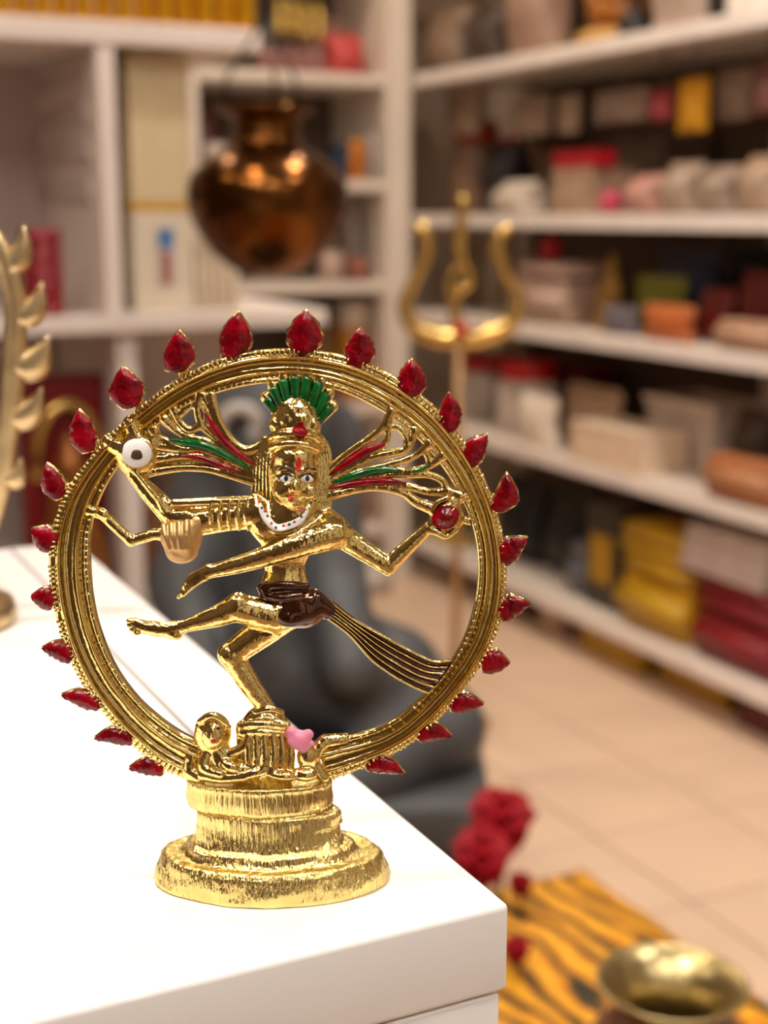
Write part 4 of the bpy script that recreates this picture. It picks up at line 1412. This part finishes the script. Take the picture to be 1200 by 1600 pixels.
for i, lb in enumerate(('bottom dark red folded cloth under the white papers', 'middle dark red folded cloth under the white papers', 'upper dark red folded cloth under the white papers')):
    _, ztop = right('cloth', 'folded_cloth', 'cloth', lb, 1084, 1215, 968 - i * 28, 5, .03, (140, 14, 28), (156, 22, 34), z0=zc, depth=.18, group='red cloths on the fifth shelf')
    zc = ztop + .0006
for i, lb in enumerate(('lower white paper pack on the red cloths', 'middle white paper pack on the red cloths', 'top white paper pack on the red cloths')):
    _, ztop = right('paper', 'paper_pack', 'paper', lb, 1060 + i * 5, 1196 + i * 5, 886 - i * 24, 5, .02, (206, 186, 178), (224, 206, 198), z0=zc, depth=.2, group='white paper packs on the fifth shelf')
    zc = ztop + .0006
right('cloth', 'folded_cloth', 'cloth', 'small orange cloth at the front of the fifth shelf, right edge', 1172, 1225, 1000, 5, .002, (226, 130, 20), (234, 150, 50), depth=.024)

# below the lowest shelf, on the floor
right('carton', 'carton', 'box', 'dark red low box on the floor under the shelf, behind the ring', 752, 838, 918, 0, .08, (96, 16, 20), (110, 22, 26), depth=.16)
right('carton', 'carton', 'box', 'small pale box on the floor under the lowest shelf', 842, 876, 930, 0, .06, (200, 170, 148), (214, 186, 164), depth=.1)
right('carton', 'carton', 'box', 'yellow low box on the floor under the lowest shelf', 906, 1004, 984, 0, .06, (216, 162, 12), (226, 176, 40), depth=.18)
right('carton', 'carton', 'box', 'second yellow low box on the floor, nearer the viewer', 1030, 1140, 1046, 0, .08, (206, 152, 16), (216, 166, 40), depth=.18)
right('carton', 'carton', 'box', 'dark red low box on the floor at the right frame edge', 1150, 1260, 1100, 0, .06, (100, 12, 20), (116, 18, 26), depth=.18)


# --- goods on the corner shelves
def back(kind, name, cat, label, u0, u1, vt, shelf, dy, c1, c2=None, depth=None, z0=None, group=None, rough=.45, metal=0.0):
    u1 = min(u1, 592) if shelf else u1
    z = SB[shelf] + .0006 if shelf else .0006
    if z0 is not None:
        z = z0
    Y = 3.63 + dy
    p0, p1, pt = on_y(u0, vt, Y), on_y(u1, vt, Y), on_y((u0 + u1) / 2, vt, Y)
    sx = float(p1[0] - p0[0]); sy = depth or min(max(.05, sx), .15)
    if kind in ('jar', 'bottle', 'pot', 'ball'):
        sy = sx
    cxm = min(float(p0[0] + p1[0]) / 2, 1.768 - sx / 2) if shelf else float(p0[0] + p1[0]) / 2
    top_ = min([h for h in list(SB.values()) + [9] if h > z + .01]) - .034
    t = thing(name, label, cat, (cxm, Y + sy / 2, z), 0, group)
    make(kind, t, sx * .96, sy, max(.012, min(top_, float(pt[2])) - z), cmat(c1, rough, metal), cmat(c2 or tuple(min(255, int(c * 1.15) + 8) for c in c1), rough, metal))
    return t


for i in range(5):
    back('bottle', 'pink_bottle', 'bottle', ['leftmost dull pink bottle on the corner shelf above the pot', 'second dull pink bottle from the left above the pot', 'third dull pink bottle from the left above the pot',
         'fourth dull pink bottle from the left above the pot', 'rightmost dull pink bottle beside the red packet'][i], 408 + i * 21, 427 + i * 21, 66, 1, .04, (176, 120, 116), (190, 140, 136), group='pink bottles on the corner shelf')
back('pouch', 'plastic_pouch', 'packet', 'bright red packet on the corner shelf left of the post', 518, 582, 50, 1, .03, (226, 84, 84), (232, 120, 116))
back('carton', 'carton', 'box', 'pale carton behind the red packet on the corner shelf', 500, 560, 30, 1, .20, (180, 140, 126), (190, 152, 138))
back('ball', 'blue_ball', 'ball', 'dark blue ball on the corner shelf right of the copper pot', 534, 594, 192, 2, .06, (40, 64, 92), (120, 150, 180), depth=.1, rough=.25)
back('pouch', 'plastic_pouch', 'packet', 'small orange and green packet before the blue ball', 548, 574, 212, 2, .02, (222, 130, 24), (60, 120, 40), depth=.03)
back('pouch', 'plastic_pouch', 'packet', 'pale packet beside the corner post on the second corner shelf', 576, 588, 206, 2, .0, (190, 176, 170), (200, 190, 184), depth=.03)
back('pouch', 'plastic_pouch', 'packet', 'wine red packet seen left of the pot neck on the corner shelf', 302, 345, 170, 2, .08, (84, 20, 26), (100, 30, 34))
back('pouch', 'plastic_pouch', 'packet', 'pale packet under the wine red one beside the pot', 322, 358, 222, 2, .02, (196, 180, 170), (206, 192, 182), depth=.04)
back('carton', 'carton', 'box', 'grey upright carton on the third corner shelf', 540, 562, 318, 3, .10, (140, 126, 116), (152, 138, 128))
back('carton', 'carton', 'box', 'brown upright carton beside the grey one on the third corner shelf', 566, 586, 322, 3, .18, (104, 86, 72), (120, 100, 84))
back('pouch', 'plastic_pouch', 'packet', 'crumpled pinkish packet at the front of the third corner shelf', 506, 544, 392, 3, .02, (206, 176, 160), (216, 190, 176))
back('pouch', 'plastic_pouch', 'packet', 'red-brown packet at the front right of the third corner shelf', 548, 584, 402, 3, .03, (170, 104, 84), (180, 120, 100))
back('jar', 'jar', 'jar', 'amber jar with pale lid on the fourth corner shelf above the ring', 542, 600, 474, 4, .05, (196, 120, 24), (206, 186, 164))
back('carton', 'carton', 'box', 'brown carton left of the amber jar on the fourth corner shelf', 486, 526, 490, 4, .08, (110, 72, 30), (126, 88, 44))
back('pot', 'clay_pot', 'pot', 'round terracotta pot seen left between hair and arm', 536, 586, 768, 5, .04, (206, 122, 74), (214, 140, 96))
back('pot', 'clay_pot', 'pot', 'second round terracotta pot against the corner post', 588, 612, 780, 5, .02, (196, 112, 66), (206, 130, 88))
back('pouch', 'plastic_bag', 'bag', 'white plastic bag on the floor under the corner shelves', 548, 628, 884, None, -.16, (226, 216, 206), (236, 228, 220), depth=.14, rough=.3)
right('carton', 'carton', 'box', 'bright yellow box at the corner end of the fifth shelf', 652, 706, 848, 5, .03, (226, 186, 20), (234, 200, 60), depth=.1)

# brass bells hung from a high board of the corner shelves, seen above the pink bottles
box('shelf_board', brel(1.235, 1.775, 3.63, 4.0, 1.77, 1.80), m_board, bs, 0.002)
m_bell = mat('bell_brass', (0.72, 0.48, 0.12), 0.25, 1.0, var=.15, vscale=50)
for i, lb in enumerate(('leftmost brass bell hanging above the pink bottles', 'second brass bell from the left above the pink bottles', 'third brass bell from the left above the pink bottles', 'rightmost brass bell hanging above the pink bottles')):
    u = 436 + i * 21
    p = on_y(u, (50, 52, 57, 57)[i], 3.68)
    t = thing('hanging_bell', lb, 'bell', p, 0, 'brass bells above the pink bottles')
    link('bell_body', lathe_me([(.016, 0), (.0165, .002), (.013, .012), (.0115, .05), (.009, .075), (.004, .084)], 24), m_bell, t)
    link('clapper', lathe_me([(.001, -.008), (.005, -.004), (.001, .006)], 10), m_bell, t)
    link('string', tube_me([(0, 0, .083), (0, 0, .14), (0, 0, 1.7695 - float(p[2]))], .0012, 6), cmat((90, 70, 50), .8), t)

# --- goods on the display rack
def rack(kind, name, cat, label, u0, u1, vt, z, dy, c1, c2=None, depth=None, group=None, rough=.45, metal=0.0, h=None):
    Y = YU + dy
    p0, p1, pt = on_y(u0, max(vt, 5), Y), on_y(u1, max(vt, 5), Y), on_y((u0 + u1) / 2, max(vt, 5), Y)
    sx = float(p1[0] - p0[0]); sy = depth or min(max(.04, sx), .15)
    sz = h or max(.012, float(pt[2]) - z)
    t = thing(name, label, cat, (float(p0[0] + p1[0]) / 2, Y + sy / 2, z + .0006), 0, group)
    make(kind, t, sx * .985, sy, sz, cmat(c1, rough, metal), cmat(c2 or tuple(min(255, int(c * 1.15) + 8) for c in c1), rough, metal))
    return t, z + .0006 + sz


ztt = zt + .004
for i in range(13):
    u = -8 + i * 32
    rack('jar', 'golden_jar', 'jar', ('leftmost', 'second', 'third', 'fourth', 'fifth', 'sixth', 'seventh', 'eighth', 'ninth', 'tenth', 'eleventh', 'twelfth', 'thirteenth')[i] + ' gold-coloured jar from the left on top of the display rack', u, u + 29, 5, ztt, .02 + .015 * (i % 2), (226, 166, 24), (238, 190, 60), group='golden jars on the rack', rough=.2, metal=.6, h=.11)
m_brass = mat('brass', (0.86, 0.58, 0.18), 0.22, 1.0, var=0.12, vscale=40, bump=.1, bscale=60)
m_tanbrass = mat('tan_brass', (0.66, 0.49, 0.26), 0.34, 1.0, var=0.15, vscale=120, bump=.2, bscale=150)
m_palebrass = mat('pale_brass', (0.50, 0.40, 0.19), 0.30, 1.0, var=0.15, vscale=120, bump=.2, bscale=150)
zc = zm + .0006
for i, lb in enumerate(('bottom red tin of the stack on the display rack', 'second red tin from the bottom on the display rack', 'third red tin from the bottom on the display rack',
                        'fourth red tin from the bottom on the display rack', 'topmost red tin of the stack on the display rack')):
    p0, p1 = on_y(40, 420, YU + .02), on_y(104, 420, YU + .02)
    r = float(p1[0] - p0[0]) / 2
    hh = (float(on_y(72, 358, YU + .02)[2]) - zm) / 5 - .0006
    t = thing('red_tin', lb, 'tin', (float(p0[0] + p1[0]) / 2, YU + .02 + r, zc), 0, 'red tins on the rack')
    link('tin_body', lathe_me([(r * .94, 0), (r, hh * .08), (r, hh * .6), (r * .95, hh * .62)], 28), cmat((150, 16, 30), .2, .2), t)
    link('lid', lathe_me([(r, hh * .6), (r * 1.01, hh * .64), (r * 1.01, hh * .95), (r * .95, hh)], 28), cmat((166, 24, 38), .2, .2), t)
    zc += hh + .0006
# cream boxes with a yellow edge and a picture
Yc = YU + .05
def crect(u0, v0, u1, v1, Y):
    a, b = on_y(u0, v0, Y), on_y(u1, v1, Y)
    return float(a[0]), float(b[0]), float(b[2]), float(a[2])
m_cream = cmat((226, 204, 160), .6, var=.05)
m_cream2 = cmat((232, 216, 190), .6, var=.04)
x0, x1, _, z1 = crect(196, 64, 300, 310, Yc)
zmid = float(on_y(250, 318, Yc)[2])
t = thing('cream_box', 'cream box with small blue picture, lower of two on the display rack', 'box', ((x0 + x1) / 2, Yc + .1, zm + .0006))
w2 = (x1 - x0) / 2
box('box_body', (-w2, w2, -.1, .1, 0, zmid - zm - .012), m_cream2, t, .003)
box('yellow_edge', (-w2 - .001, w2 + .001, -.101, .101, zmid - zm - .012, zmid - zm), cmat((236, 178, 40), .5), t, .002)
px0, px1, pz0, pz1 = crect(245, 357, 273, 447, Yc)
pic = box('picture', (px0 - t.location.x, px1 - t.location.x, -.1025, -.0995, pz0 - zm, pz1 - zm), cmat((206, 190, 184), .5), t, .0005)
box('blue_patch', (px0 - t.location.x + .002, px1 - t.location.x - .001, -.1035, -.102, pz0 - zm + (pz1 - pz0) * .66, pz1 - zm - .002), cmat((60, 130, 196), .5), pic)
box('figure_patch', (px0 - t.location.x + .006, px1 - t.location.x - .006, -.1035, -.102, pz0 - zm + .004, pz0 - zm + (pz1 - pz0) * .6), cmat((176, 96, 84), .5), pic)
t2 = thing('cream_box', 'plain cream box, upper of two on the display rack', 'box', ((x0 + x1) / 2, Yc + .1, zmid + .0012))
box('box_body', (-w2, w2, -.1, .1, 0, zt - .034 - zmid - .006), m_cream, t2, .003)
box('lid_edge', (-w2, w2, -.1, .1, zt - .034 - zmid - .006, zt - .034 - zmid), m_cream, t2, .002)
zz = zm
for i in range(5):
    rack('carton', 'incense_box', 'box', ['first cream upright box right of the picture box', 'second cream upright box right of the picture box', 'third cream upright box right of the picture box',
         'fourth cream upright box right of the picture box', 'last cream upright box under the copper pot'][i], 303 + i * 14.5, 316 + i * 14.5, (372, 380, 376, 392, 404)[i], zm, .06, (222, 200, 170), (230, 212, 186), depth=.1, group='cream upright boxes on the rack')
# lower compartments: red shrine picture with a golden arch, copper pots, bottles
zl = .438
p0, p1 = on_y(36, 700, YU + .08), on_y(166, 700, YU + .08)
ptop = float(on_y(100, 592, YU + .04)[2])
sh = thing('shrine_panel', 'dark red shrine panel with a golden arch in the lower rack', 'shrine', (float(p0[0] + p1[0]) / 2, YU + .10, zl + .0006))
wv, hv = float(p1[0] - p0[0]) / 2, ptop - zl
box('back_board', (-wv, wv, -.02, .02, 0, hv), cmat((136, 10, 16), .5), sh, .003)
A = []
for k in range(25):
    a = math.pi * (-.12 + 1.24 * k / 24)
    A.append((.05 * math.cos(math.pi - a), -.04, hv * .66 + .085 * math.sin(a)))
link('golden_arch', tube_me(A, .008, 10), m_brass, sh)
gq = Grid((-.09, -.09, 0), (.09, .03, hv), .004)
gq.ell((0, -.04, hv * .45), (.035, .03, .07), 0, .01); gq.ell((0, -.045, hv * .62), (.022, .022, .03), 0, .01); gq.ell((0, -.04, hv * .22), (.06, .04, .08), 0, .02)
gq.ell((0, -.04, hv * .70), (.012, .012, .025), 0, .01)
Vv, Qq = gq.nets()
link('seated_idol', mesh_np(Vv, Qq), cmat((150, 92, 40), .3, .5), sh)
rack('pot', 'copper_pot', 'pot', 'dull copper pot on the lower board of the rack left of the grey statue', 226, 268, 790, zl, .03, (130, 84, 50), (150, 100, 64), rough=.3, metal=.5)
rack('bottle', 'pink_bottle', 'bottle', 'rose pink bottle standing low beside the copper pot', 272, 296, 800, zl, .01, (180, 90, 100), (200, 150, 140))
rack('bottle', 'red_bottle', 'bottle', 'dark red bottle standing low behind the rose pink one', 258, 284, 780, zl, .12, (126, 40, 44), (170, 150, 140))
rack('carton', 'carton', 'box', 'brown carton at the back of the lower rack', 236, 330, 690, zl, .2, (120, 100, 86), (140, 118, 100))

# ------------------------------------------------------------------ hanging copper pot
m_copper = mat('aged_copper', lin(104, 64, 27), 0.2, 0.95, var=0.35, vscale=14, bump=.08, bscale=50)
m_dkcord = mat('dark_chain', lin(60, 50, 42), 0.4, 0.6)
PD = 1.7
pc = at_depth(418, 305, PD)
k = PD / F
hp = thing('hanging_pot', 'round aged copper pot hanging on cords behind the ring', 'pot', (pc[0], pc[1], pc[2] - 128 * k))
prof_ = [(6, 0), (30, 3), (58, 16), (84, 38), (105, 66), (118, 97), (123, 126), (119, 150), (106, 170), (84, 186), (64, 197), (54, 205), (50, 214), (49, 236), (56, 248), (72, 256), (72, 260), (60, 259), (46, 250), (42, 236), (42, 214)]
link('pot_body', lathe_me([(r * 1.03 * k, z * k) for r, z in prof_], 56), m_copper, hp)
link('neck_band', lathe_me([(51 * k, 216 * k), (54 * k, 219 * k), (54 * k, 226 * k), (51 * k, 229 * k)], 40, cap=False), m_copper, hp)
ap = (0.0, 0.0, 395 * k)
for a in (0.35, 2.45, 4.55):
    link('cord', tube_me([(62 * k * math.cos(a), 62 * k * math.sin(a), 252 * k), (66 * k * math.cos(a), 66 * k * math.sin(a), 300 * k), ap], 2.6 * k, 8), m_dkcord, hp)
link('hook_rod', tube_me([ap, (0, 0, 405 * k), (0, 0, ZC - hp.location.z)], 5 * k, 8), m_dkcord, hp)
link('hook_ring', tube_me([(10 * k * math.cos(q / 12 * 2 * math.pi), 0, 396 * k + 10 * k * math.sin(q / 12 * 2 * math.pi)) for q in range(13)], 3 * k, 8), m_dkcord, hp)

# ------------------------------------------------------------------ trident on a floor stand
TD = 2.8
kt = TD / F
tb = at_depth(717, 520, TD)
tr = thing('brass_trident', 'tall brass trident on a thin pole before the shelves', 'trident', (tb[0], tb[1], 0), -YAW)
def tp(u, v, d=0.0):
    return ((u - 717) * kt, d, float(tb[2]) + (520 - v) * kt * 1.0 - .012)
def tri(name, pts, rad, parent, material=m_brass, flat=.55):
    P = catmull([tp(*p) for p in pts], 6)
    R = catmull([(r, 0, 0) for r in rad], 6)[:, 0] * kt
    return link(name, tube_me(P, R, 10, flat, (0, 1, 0)), material, parent)
tri('side_prong', [(646, 356), (658, 350), (667, 366), (662, 400), (642, 440), (632, 468), (646, 500), (680, 517), (717, 522)], [5, 9, 10, 9, 10, 12, 14, 14, 13], tr)
tri('side_prong', [(796, 350), (782, 356), (774, 380), (788, 420), (806, 448), (808, 472), (792, 500), (756, 517), (717, 522)], [5, 9, 10, 9, 10, 12, 14, 14, 13], tr)
tri('centre_prong', [(720, 302), (719, 330), (718, 372), (722, 400), (734, 430), (716, 448), (708, 470), (716, 500), (717, 525)], [8, 9, 10, 8, 8, 8, 9, 10, 13], tr)
tri('barb', [(722, 398), (706, 420), (700, 440), (708, 462)], [4, 5, 5, 6], tr)
link('red_stone', lathe_me([(.4 * kt, -14 * kt), (9 * kt, -10 * kt), (13 * kt, 0), (9 * kt, 10 * kt), (.4 * kt, 14 * kt)], 16, center=(3 * kt, -.012, tp(720, 505)[2])), cmat((226, 60, 30), .3), tr)
link('pole', tube_me([(0, 0, .02), (0, 0, .4), (0, 0, float(tb[2]))], 7.5 * kt, 12), mat('tan_pole', lin(178, 140, 96), .4, .4), tr)
link('foot_plate', lathe_me([(.07, 0), (.075, .004), (.072, .014), (.02, .022), (.012, .03)], 32), m_brass, tr)

# ------------------------------------------------------------------ grey stone statue on the floor behind the cabinet
m_stone = mat('grey_stone', lin(74, 75, 77), .55, var=.35, vscale=9, bump=.5, bscale=40, bdist=.004)
m_stone2 = mat('pale_grey_stone', lin(176, 168, 160), .55, var=.15, vscale=9, bump=.3, bscale=40, bdist=.004)
SD = 1.75
ks = SD / F
sp = at_depth(430, 900, SD)
st = thing('stone_statue', 'large dark grey stone seated statue on the floor behind the white cabinet', 'statue', (sp[0], sp[1], 0), -YAW)
def sz_(v):
    return float(sp[2]) + (900 - v) * ks * 1.02
def sx_(u):
    return (u - 430) * ks
gs = Grid((-.30, -.24, .28), (.32, .20, .90), .0075)
gs.ell((sx_(420), .03, sz_(900)), (.105, .10, .17), 0, .02)
gs.ell((sx_(410), .02, sz_(790)), (.115, .085, .075), 0, .03)
gs.ell((sx_(425), .0, sz_(690)), (.088, .085, .095), 0, .02)
gs.ell((sx_(425), .0, sz_(640)), (.05, .05, .05), 0, .02)
gs.ell((sx_(520), .02, sz_(705)), (.042, .018, .062), 0, .012)
gs.ell((sx_(455), -.076, sz_(678)), (.012, .010, .008), 0, .006)
gs.ell((sx_(322), .02, sz_(705)), (.042, .018, .062), 0, .012)
gs.tube([(sx_(330), .0, sz_(800)), (sx_(300), -.06, sz_(900)), (sx_(340), -.14, sz_(985))], [.05, .045, .035], .02)
gs.tube([(sx_(510), .0, sz_(800)), (sx_(525), -.04, sz_(900)), (sx_(550), -.12, sz_(1000))], [.045, .04, .035], .02)
gs.tube([(sx_(470), .0, sz_(1040)), (sx_(600), -.05, sz_(1050)), (sx_(680), -.08, sz_(1110))], [.09, .075, .055], .03)
gs.tube([(sx_(680), -.08, sz_(1110)), (sx_(560), -.15, sz_(1160)), (sx_(450), -.16, sz_(1160))], [.05, .05, .04], .03)
gs.tube([(sx_(380), .0, sz_(1040)), (sx_(230), -.05, sz_(1060)), (sx_(170), -.08, sz_(1110))], [.09, .075, .055], .03)
gs.tube([(sx_(425), -.07, sz_(720)), (sx_(420), -.11, sz_(800)), (sx_(435), -.12, sz_(880)), (sx_(400), -.13, sz_(930))], [.035, .03, .025, .022], .02)
Vv, Qq = gs.nets()
link('figure', mesh_np(Vv, Qq), m_stone, st)
link('plinth', box_me(-.27, sx_(757), -.20, .17, sz_(1270), sz_(1168), bev=.012), m_stone, st)
link('lower_block', box_me(-.25, sx_(730), -.18, .15, 0, sz_(1271), bev=.01), m_stone, st)
sw = []
for q in range(34):
    a = -0.9 + q / 33 * 4.6
    r = .012 + .018 * (q / 33)
    sw.append((sx_(396) + r * math.cos(a), -.084, sz_(655) + r * math.sin(a)))
link('carved_curl', tube_me(sw, .009, 10), m_stone2, st)['label'] = 'paler carved curl on the statue head'

# ------------------------------------------------------------------ stool with tiger striped cloth, red flowers, brass vase
m_tiger = ramp_mat('tiger_stripe_cloth', 'wave', [(0.0, lin(40, 34, 12)), (0.14, lin(70, 52, 12)), (0.30, lin(206, 132, 12)), (0.8, lin(228, 150, 14)), (1.0, lin(236, 176, 40))],
                   rough=.6, scale=4.2, distortion=13.0, mapping=(2.2, 0.9, 1.5), rot=(0, 0, math.radians(-14)))
ZS = .33
q0 = on_z(930, 1370, ZS); q1 = on_z(1040, 1470, ZS)
sxr = (q0[0] + q1[0]) / 2
sy1 = float(on_z(860, 1368, ZS)[1])
sx0, sy0 = .26, .50
stl = thing('low_stool', 'low wooden stool hidden under the tiger striped cloth', 'stool', ((sx0 + sxr) / 2, (sy0 + sy1) / 2, 0))
hw, hd = (sxr - sx0) / 2, (sy1 - sy0) / 2
m_wood = mat('stool_wood', lin(140, 96, 60), .5, var=.2, vscale=12)
box('seat', (-hw + .01, hw - .01, -hd + .01, hd - .01, ZS - .034, ZS - .006), m_wood, stl, .004)
for a in (-1, 1):
    for b in (-1, 1):
        box('leg', (a * (hw - .04) - .018, a * (hw - .04) + .018, b * (hd - .04) - .018, b * (hd - .04) + .018, 0, ZS - .034), m_wood, stl, .003)
NXc, NYc = 44, 60
V, Fc = [], []
drop = .15
xs = np.linspace(-hw - drop, hw + drop, NXc); ys = np.linspace(-hd - drop, hd + drop, NYc)
for i, x in enumerate(xs):
    for j, y in enumerate(ys):
        ox, oy = max(0, abs(x) - hw), max(0, abs(y) - hd)
        d = max(ox, oy)
        wob = .004 * math.sin(x * 60 + y * 23) * (1 if d > 0 else .25) + .012 * d / drop * math.sin((x if oy > ox else y) * 48)
        X_ = math.copysign(min(abs(x), hw + .006), x) + (math.copysign(abs(wob) + .004, x) if ox > 0 else 0)
        Y_ = math.copysign(min(abs(y), hd + .006), y) + (math.copysign(abs(wob) + .004, y) if oy > 0 else 0)
        V.append((X_, Y_, -d * .97 + (.0006 * math.sin(x * 50) * math.cos(y * 44) if d == 0 else 0)))
for i in range(NXc - 1):
    for j in range(NYc - 1):
        Fc.append((i * NYc + j, (i + 1) * NYc + j, (i + 1) * NYc + j + 1, i * NYc + j + 1))
tc_ = link('tiger_cloth', mesh_from(V, Fc), m_tiger)
so = tc_.modifiers.new('thickness', 'SOLIDIFY'); so.thickness = .003; so.offset = -1
tc_.location = ((sx0 + sxr) / 2, (sy0 + sy1) / 2, ZS)
tag(tc_, 'orange cloth with black tiger stripes draped over the low stool', 'cloth')

VD = .95
kv = VD / F
vp = at_depth(1051, 1532, VD)
hv_ = float(vp[2]) - ZS - .002
va = thing('brass_vase', 'copper pot with flared brass rim in the lower right corner', 'vase', (vp[0], vp[1], ZS + .0015))
R_ = 119 * kv
m_rose = mat('rose_copper', lin(176, 126, 100), .32, .6, var=.15, vscale=20)
link('pot_body', lathe_me([(.001, 0), (.03, 0), (.036, .004), (.06, hv_ * .2), (.078, hv_ * .48), (.072, hv_ * .68), (.05, hv_ * .82), (R_ * .62, hv_ * .86), (R_ * .58, hv_ * .9)], 56, cap=False), m_rose, va)
link('flared_rim', lathe_me([(R_ * .56, hv_ * .86), (R_ * .60, hv_ * .9), (R_ * .76, hv_ * .965), (R_ * .97, hv_ * .997), (R_, hv_), (R_ * .985, hv_ * 1.004), (R_ * .93, hv_ * 1.0),
                             (R_ * .74, hv_ * .972), (R_ * .56, hv_ * .915), (R_ * .5, hv_ * .86), (R_ * .52, hv_ * .72), (R_ * .7, hv_ * .4), (R_ * .4, hv_ * .12), (.001, hv_ * .1)], 64, cap=False), m_palebrass, va)

m_petal = mat('red_fabric_petal', lin(176, 4, 30), .65, var=.25, vscale=30)
m_stem = mat('green_stem', lin(40, 70, 30), .6)
def petal_me(w, h, cup):
    V, Fc = [], []
    n, m = 7, 7
    for i in range(n):
        t = i / (n - 1)
        for j in range(m):
            s = (j / (m - 1) - .5) * 2
            ww = w * (0.35 + .65 * math.sin(math.pi * min(1, .25 + t * .7)))
            V.append((s * ww, -cup * (1 - s * s * .8) * math.sin(math.pi * t * .6) + .15 * h * t * t, t * h))
    for i in range(n - 1):
        for j in range(m - 1):
            Fc.append((i * m + j, i * m + j + 1, (i + 1) * m + j + 1, (i + 1) * m + j))
    return mesh_from(V, Fc)


def rose(u, v, d, size, label, base_z, pitch):
    p = at_depth(u, v, d)
    r0 = thing('red_rose', label, 'flower', (p[0], p[1], base_z), 0, 'red cloth roses behind the cabinet')
    hgt = float(p[2]) - base_z
    link('stem', tube_me([(0, 0, 0), (.004, 0, max(hgt, .012) * .5), (0, 0, max(hgt, .012))], .003, 6), m_stem, r0)
    pm = petal_me(size * .5, size * 1.05, size * .3)
    pm.materials.append(m_petal)
    for ringi, (cnt, tilt, sc) in enumerate(((4, .05, .95), (6, .28, 1.05), (7, .55, 1.0))):
        for q in range(cnt):
            a = 2 * math.pi * q / cnt + ringi * .4
            o = bpy.data.objects.new('petal', pm); COL.objects.link(o)
            o.parent = r0
            o.location = (0, 0, max(hgt, .012) - size * .3)
            o.scale = (sc, sc, sc)
            o.rotation_euler = (Matrix.Rotation(pitch, 3, 'X') @ Matrix.Rotation(a, 3, 'Z') @ Matrix.Rotation(-tilt, 3, 'X')).to_euler()
            if not o.modifiers:
                pass
    pm.polygons.foreach_set('use_smooth', np.ones(len(pm.polygons), dtype=bool))


rose(778, 1296, 1.43, .054, 'topmost red cloth rose right of the white cabinet edge', ZS + .003, .2)
rose(748, 1352, 1.34, .046, 'second red cloth rose, low against the cabinet edge', ZS + .003, .2)
def depth_on(u, v, z):
    return float((on_z(u, v, z) - CAM) @ FW)
rose(812, 1388, depth_on(812, 1388, ZS + .02), .022, 'small red rose at the back edge of the tiger cloth', ZS + .003, .1)
rose(806, 1490, depth_on(806, 1490, ZS + .02), .022, 'small red rose on the tiger cloth close to the cabinet front', ZS + .003, .1)

# ------------------------------------------------------------------ brass flame arch on the cabinet, cut by the left frame edge
AD = .50
ka = AD / F
ab = on_z(-175, 975, TABLE_Z)
ar = thing('brass_arch', 'pale brass arch ornament with leaf flames at the left frame edge', 'ornament', ab, -YAW)
abd = float((ab - CAM) @ FH); abr = float((ab - CAM) @ RT)
def apx(u, v):
    """pixel -> local x, z in the arch's upright plane"""
    d = ray(u, v); t = abd / float(d @ FH)
    return float(t * (d @ RT)) - abr, float(CAM[2] + t * d[2]) - TABLE_Z
AP = [(-70, 900), (-30, 840), (-2, 760), (14, 660), (22, 560), (24, 480), (12, 420), (-14, 372), (-60, 335), (-120, 312), (-175, 305)]
P3 = [(apx(*p)[0], 0, apx(*p)[1]) for p in AP]
xc = apx(-175, 305)[0]
P3 += [(2 * xc - x, 0, z) for x, _, z in P3[-2::-1]]
link('arch', tube_me(catmull(P3, 5), 17 * ka, 12, .6, (0, 1, 0)), m_tanbrass, ar)
link('base', lathe_me([(.027, 0), (.028, .003), (.027, .008), (.021, .012), (.018, .022), (.021, .028), (.017, .03)], 48, sx=1.2, sy=.9, center=(xc, 0, 0)), m_tanbrass, ar)
hh_ = apx(-70, 900)[1]
for s in (-1, 1):
    xx = xc + s * (apx(-70, 900)[0] - xc)
    link('foot_post', tube_me([(xc + s * .016, 0, .024), (xx, 0, max(hh_, .03))], 15 * ka, 10), m_tanbrass, ar)
leaves = [((10, 420), (38, 352), 22), ((26, 500), (66, 440), 24), ((22, 575), (77, 524), 30), ((14, 655), (66, 605), 26), ((4, 750), (34, 716), 22), ((-60, 335), (-52, 270), 20), ((-120, 312), (-120, 250), 20)]
for (b, t, w) in leaves:
    bx_, bz_ = apx(*b); tx_, tz_ = apx(*t)
    for s in (1, -1):
        B = np.array([xc + s * (bx_ - xc), 0, bz_]); Tp = np.array([xc + s * (tx_ - xc), 0, tz_])
        n_ = 9
        V, Fc = [], []
        ax_ = Tp - B
        side = np.array([s * ax_[2], 0, -s * ax_[0]]) / (np.linalg.norm(ax_) + 1e-9)     # outer, lower side of the leaf
        for i in range(n_):
            q = i / (n_ - 1)
            c = B + ax_ * q + side * w * ka * .5 * math.sin(math.pi * q) ** .9
            hw_ = max(.04, (1 - q ** 2.2)) * w * ka * .95
            th_ = max(.0006, 12 * ka * (1 - q * .7))
            nrm = side * hw_
            for (m1, m2) in ((-1, 0), (-.5, -.8), (.5, -.8), (1, 0), (.5, .8), (-.5, .8)):
                V.append(c + nrm * m1 + np.array([0, th_ * m2, 0]))
        for i in range(n_ - 1):
            for q in range(6):
                Fc.append((i * 6 + q, i * 6 + (q + 1) % 6, (i + 1) * 6 + (q + 1) % 6, (i + 1) * 6 + q))
        Fc.append(tuple(range(6))); Fc.append(tuple((n_ - 1) * 6 + q for q in range(6)))
        bm = bmesh.new(); tmp = mesh_from(V, Fc); bm.from_mesh(tmp); bpy.data.meshes.remove(tmp)
        link('leaf', from_bm(bm), m_tanbrass, ar)
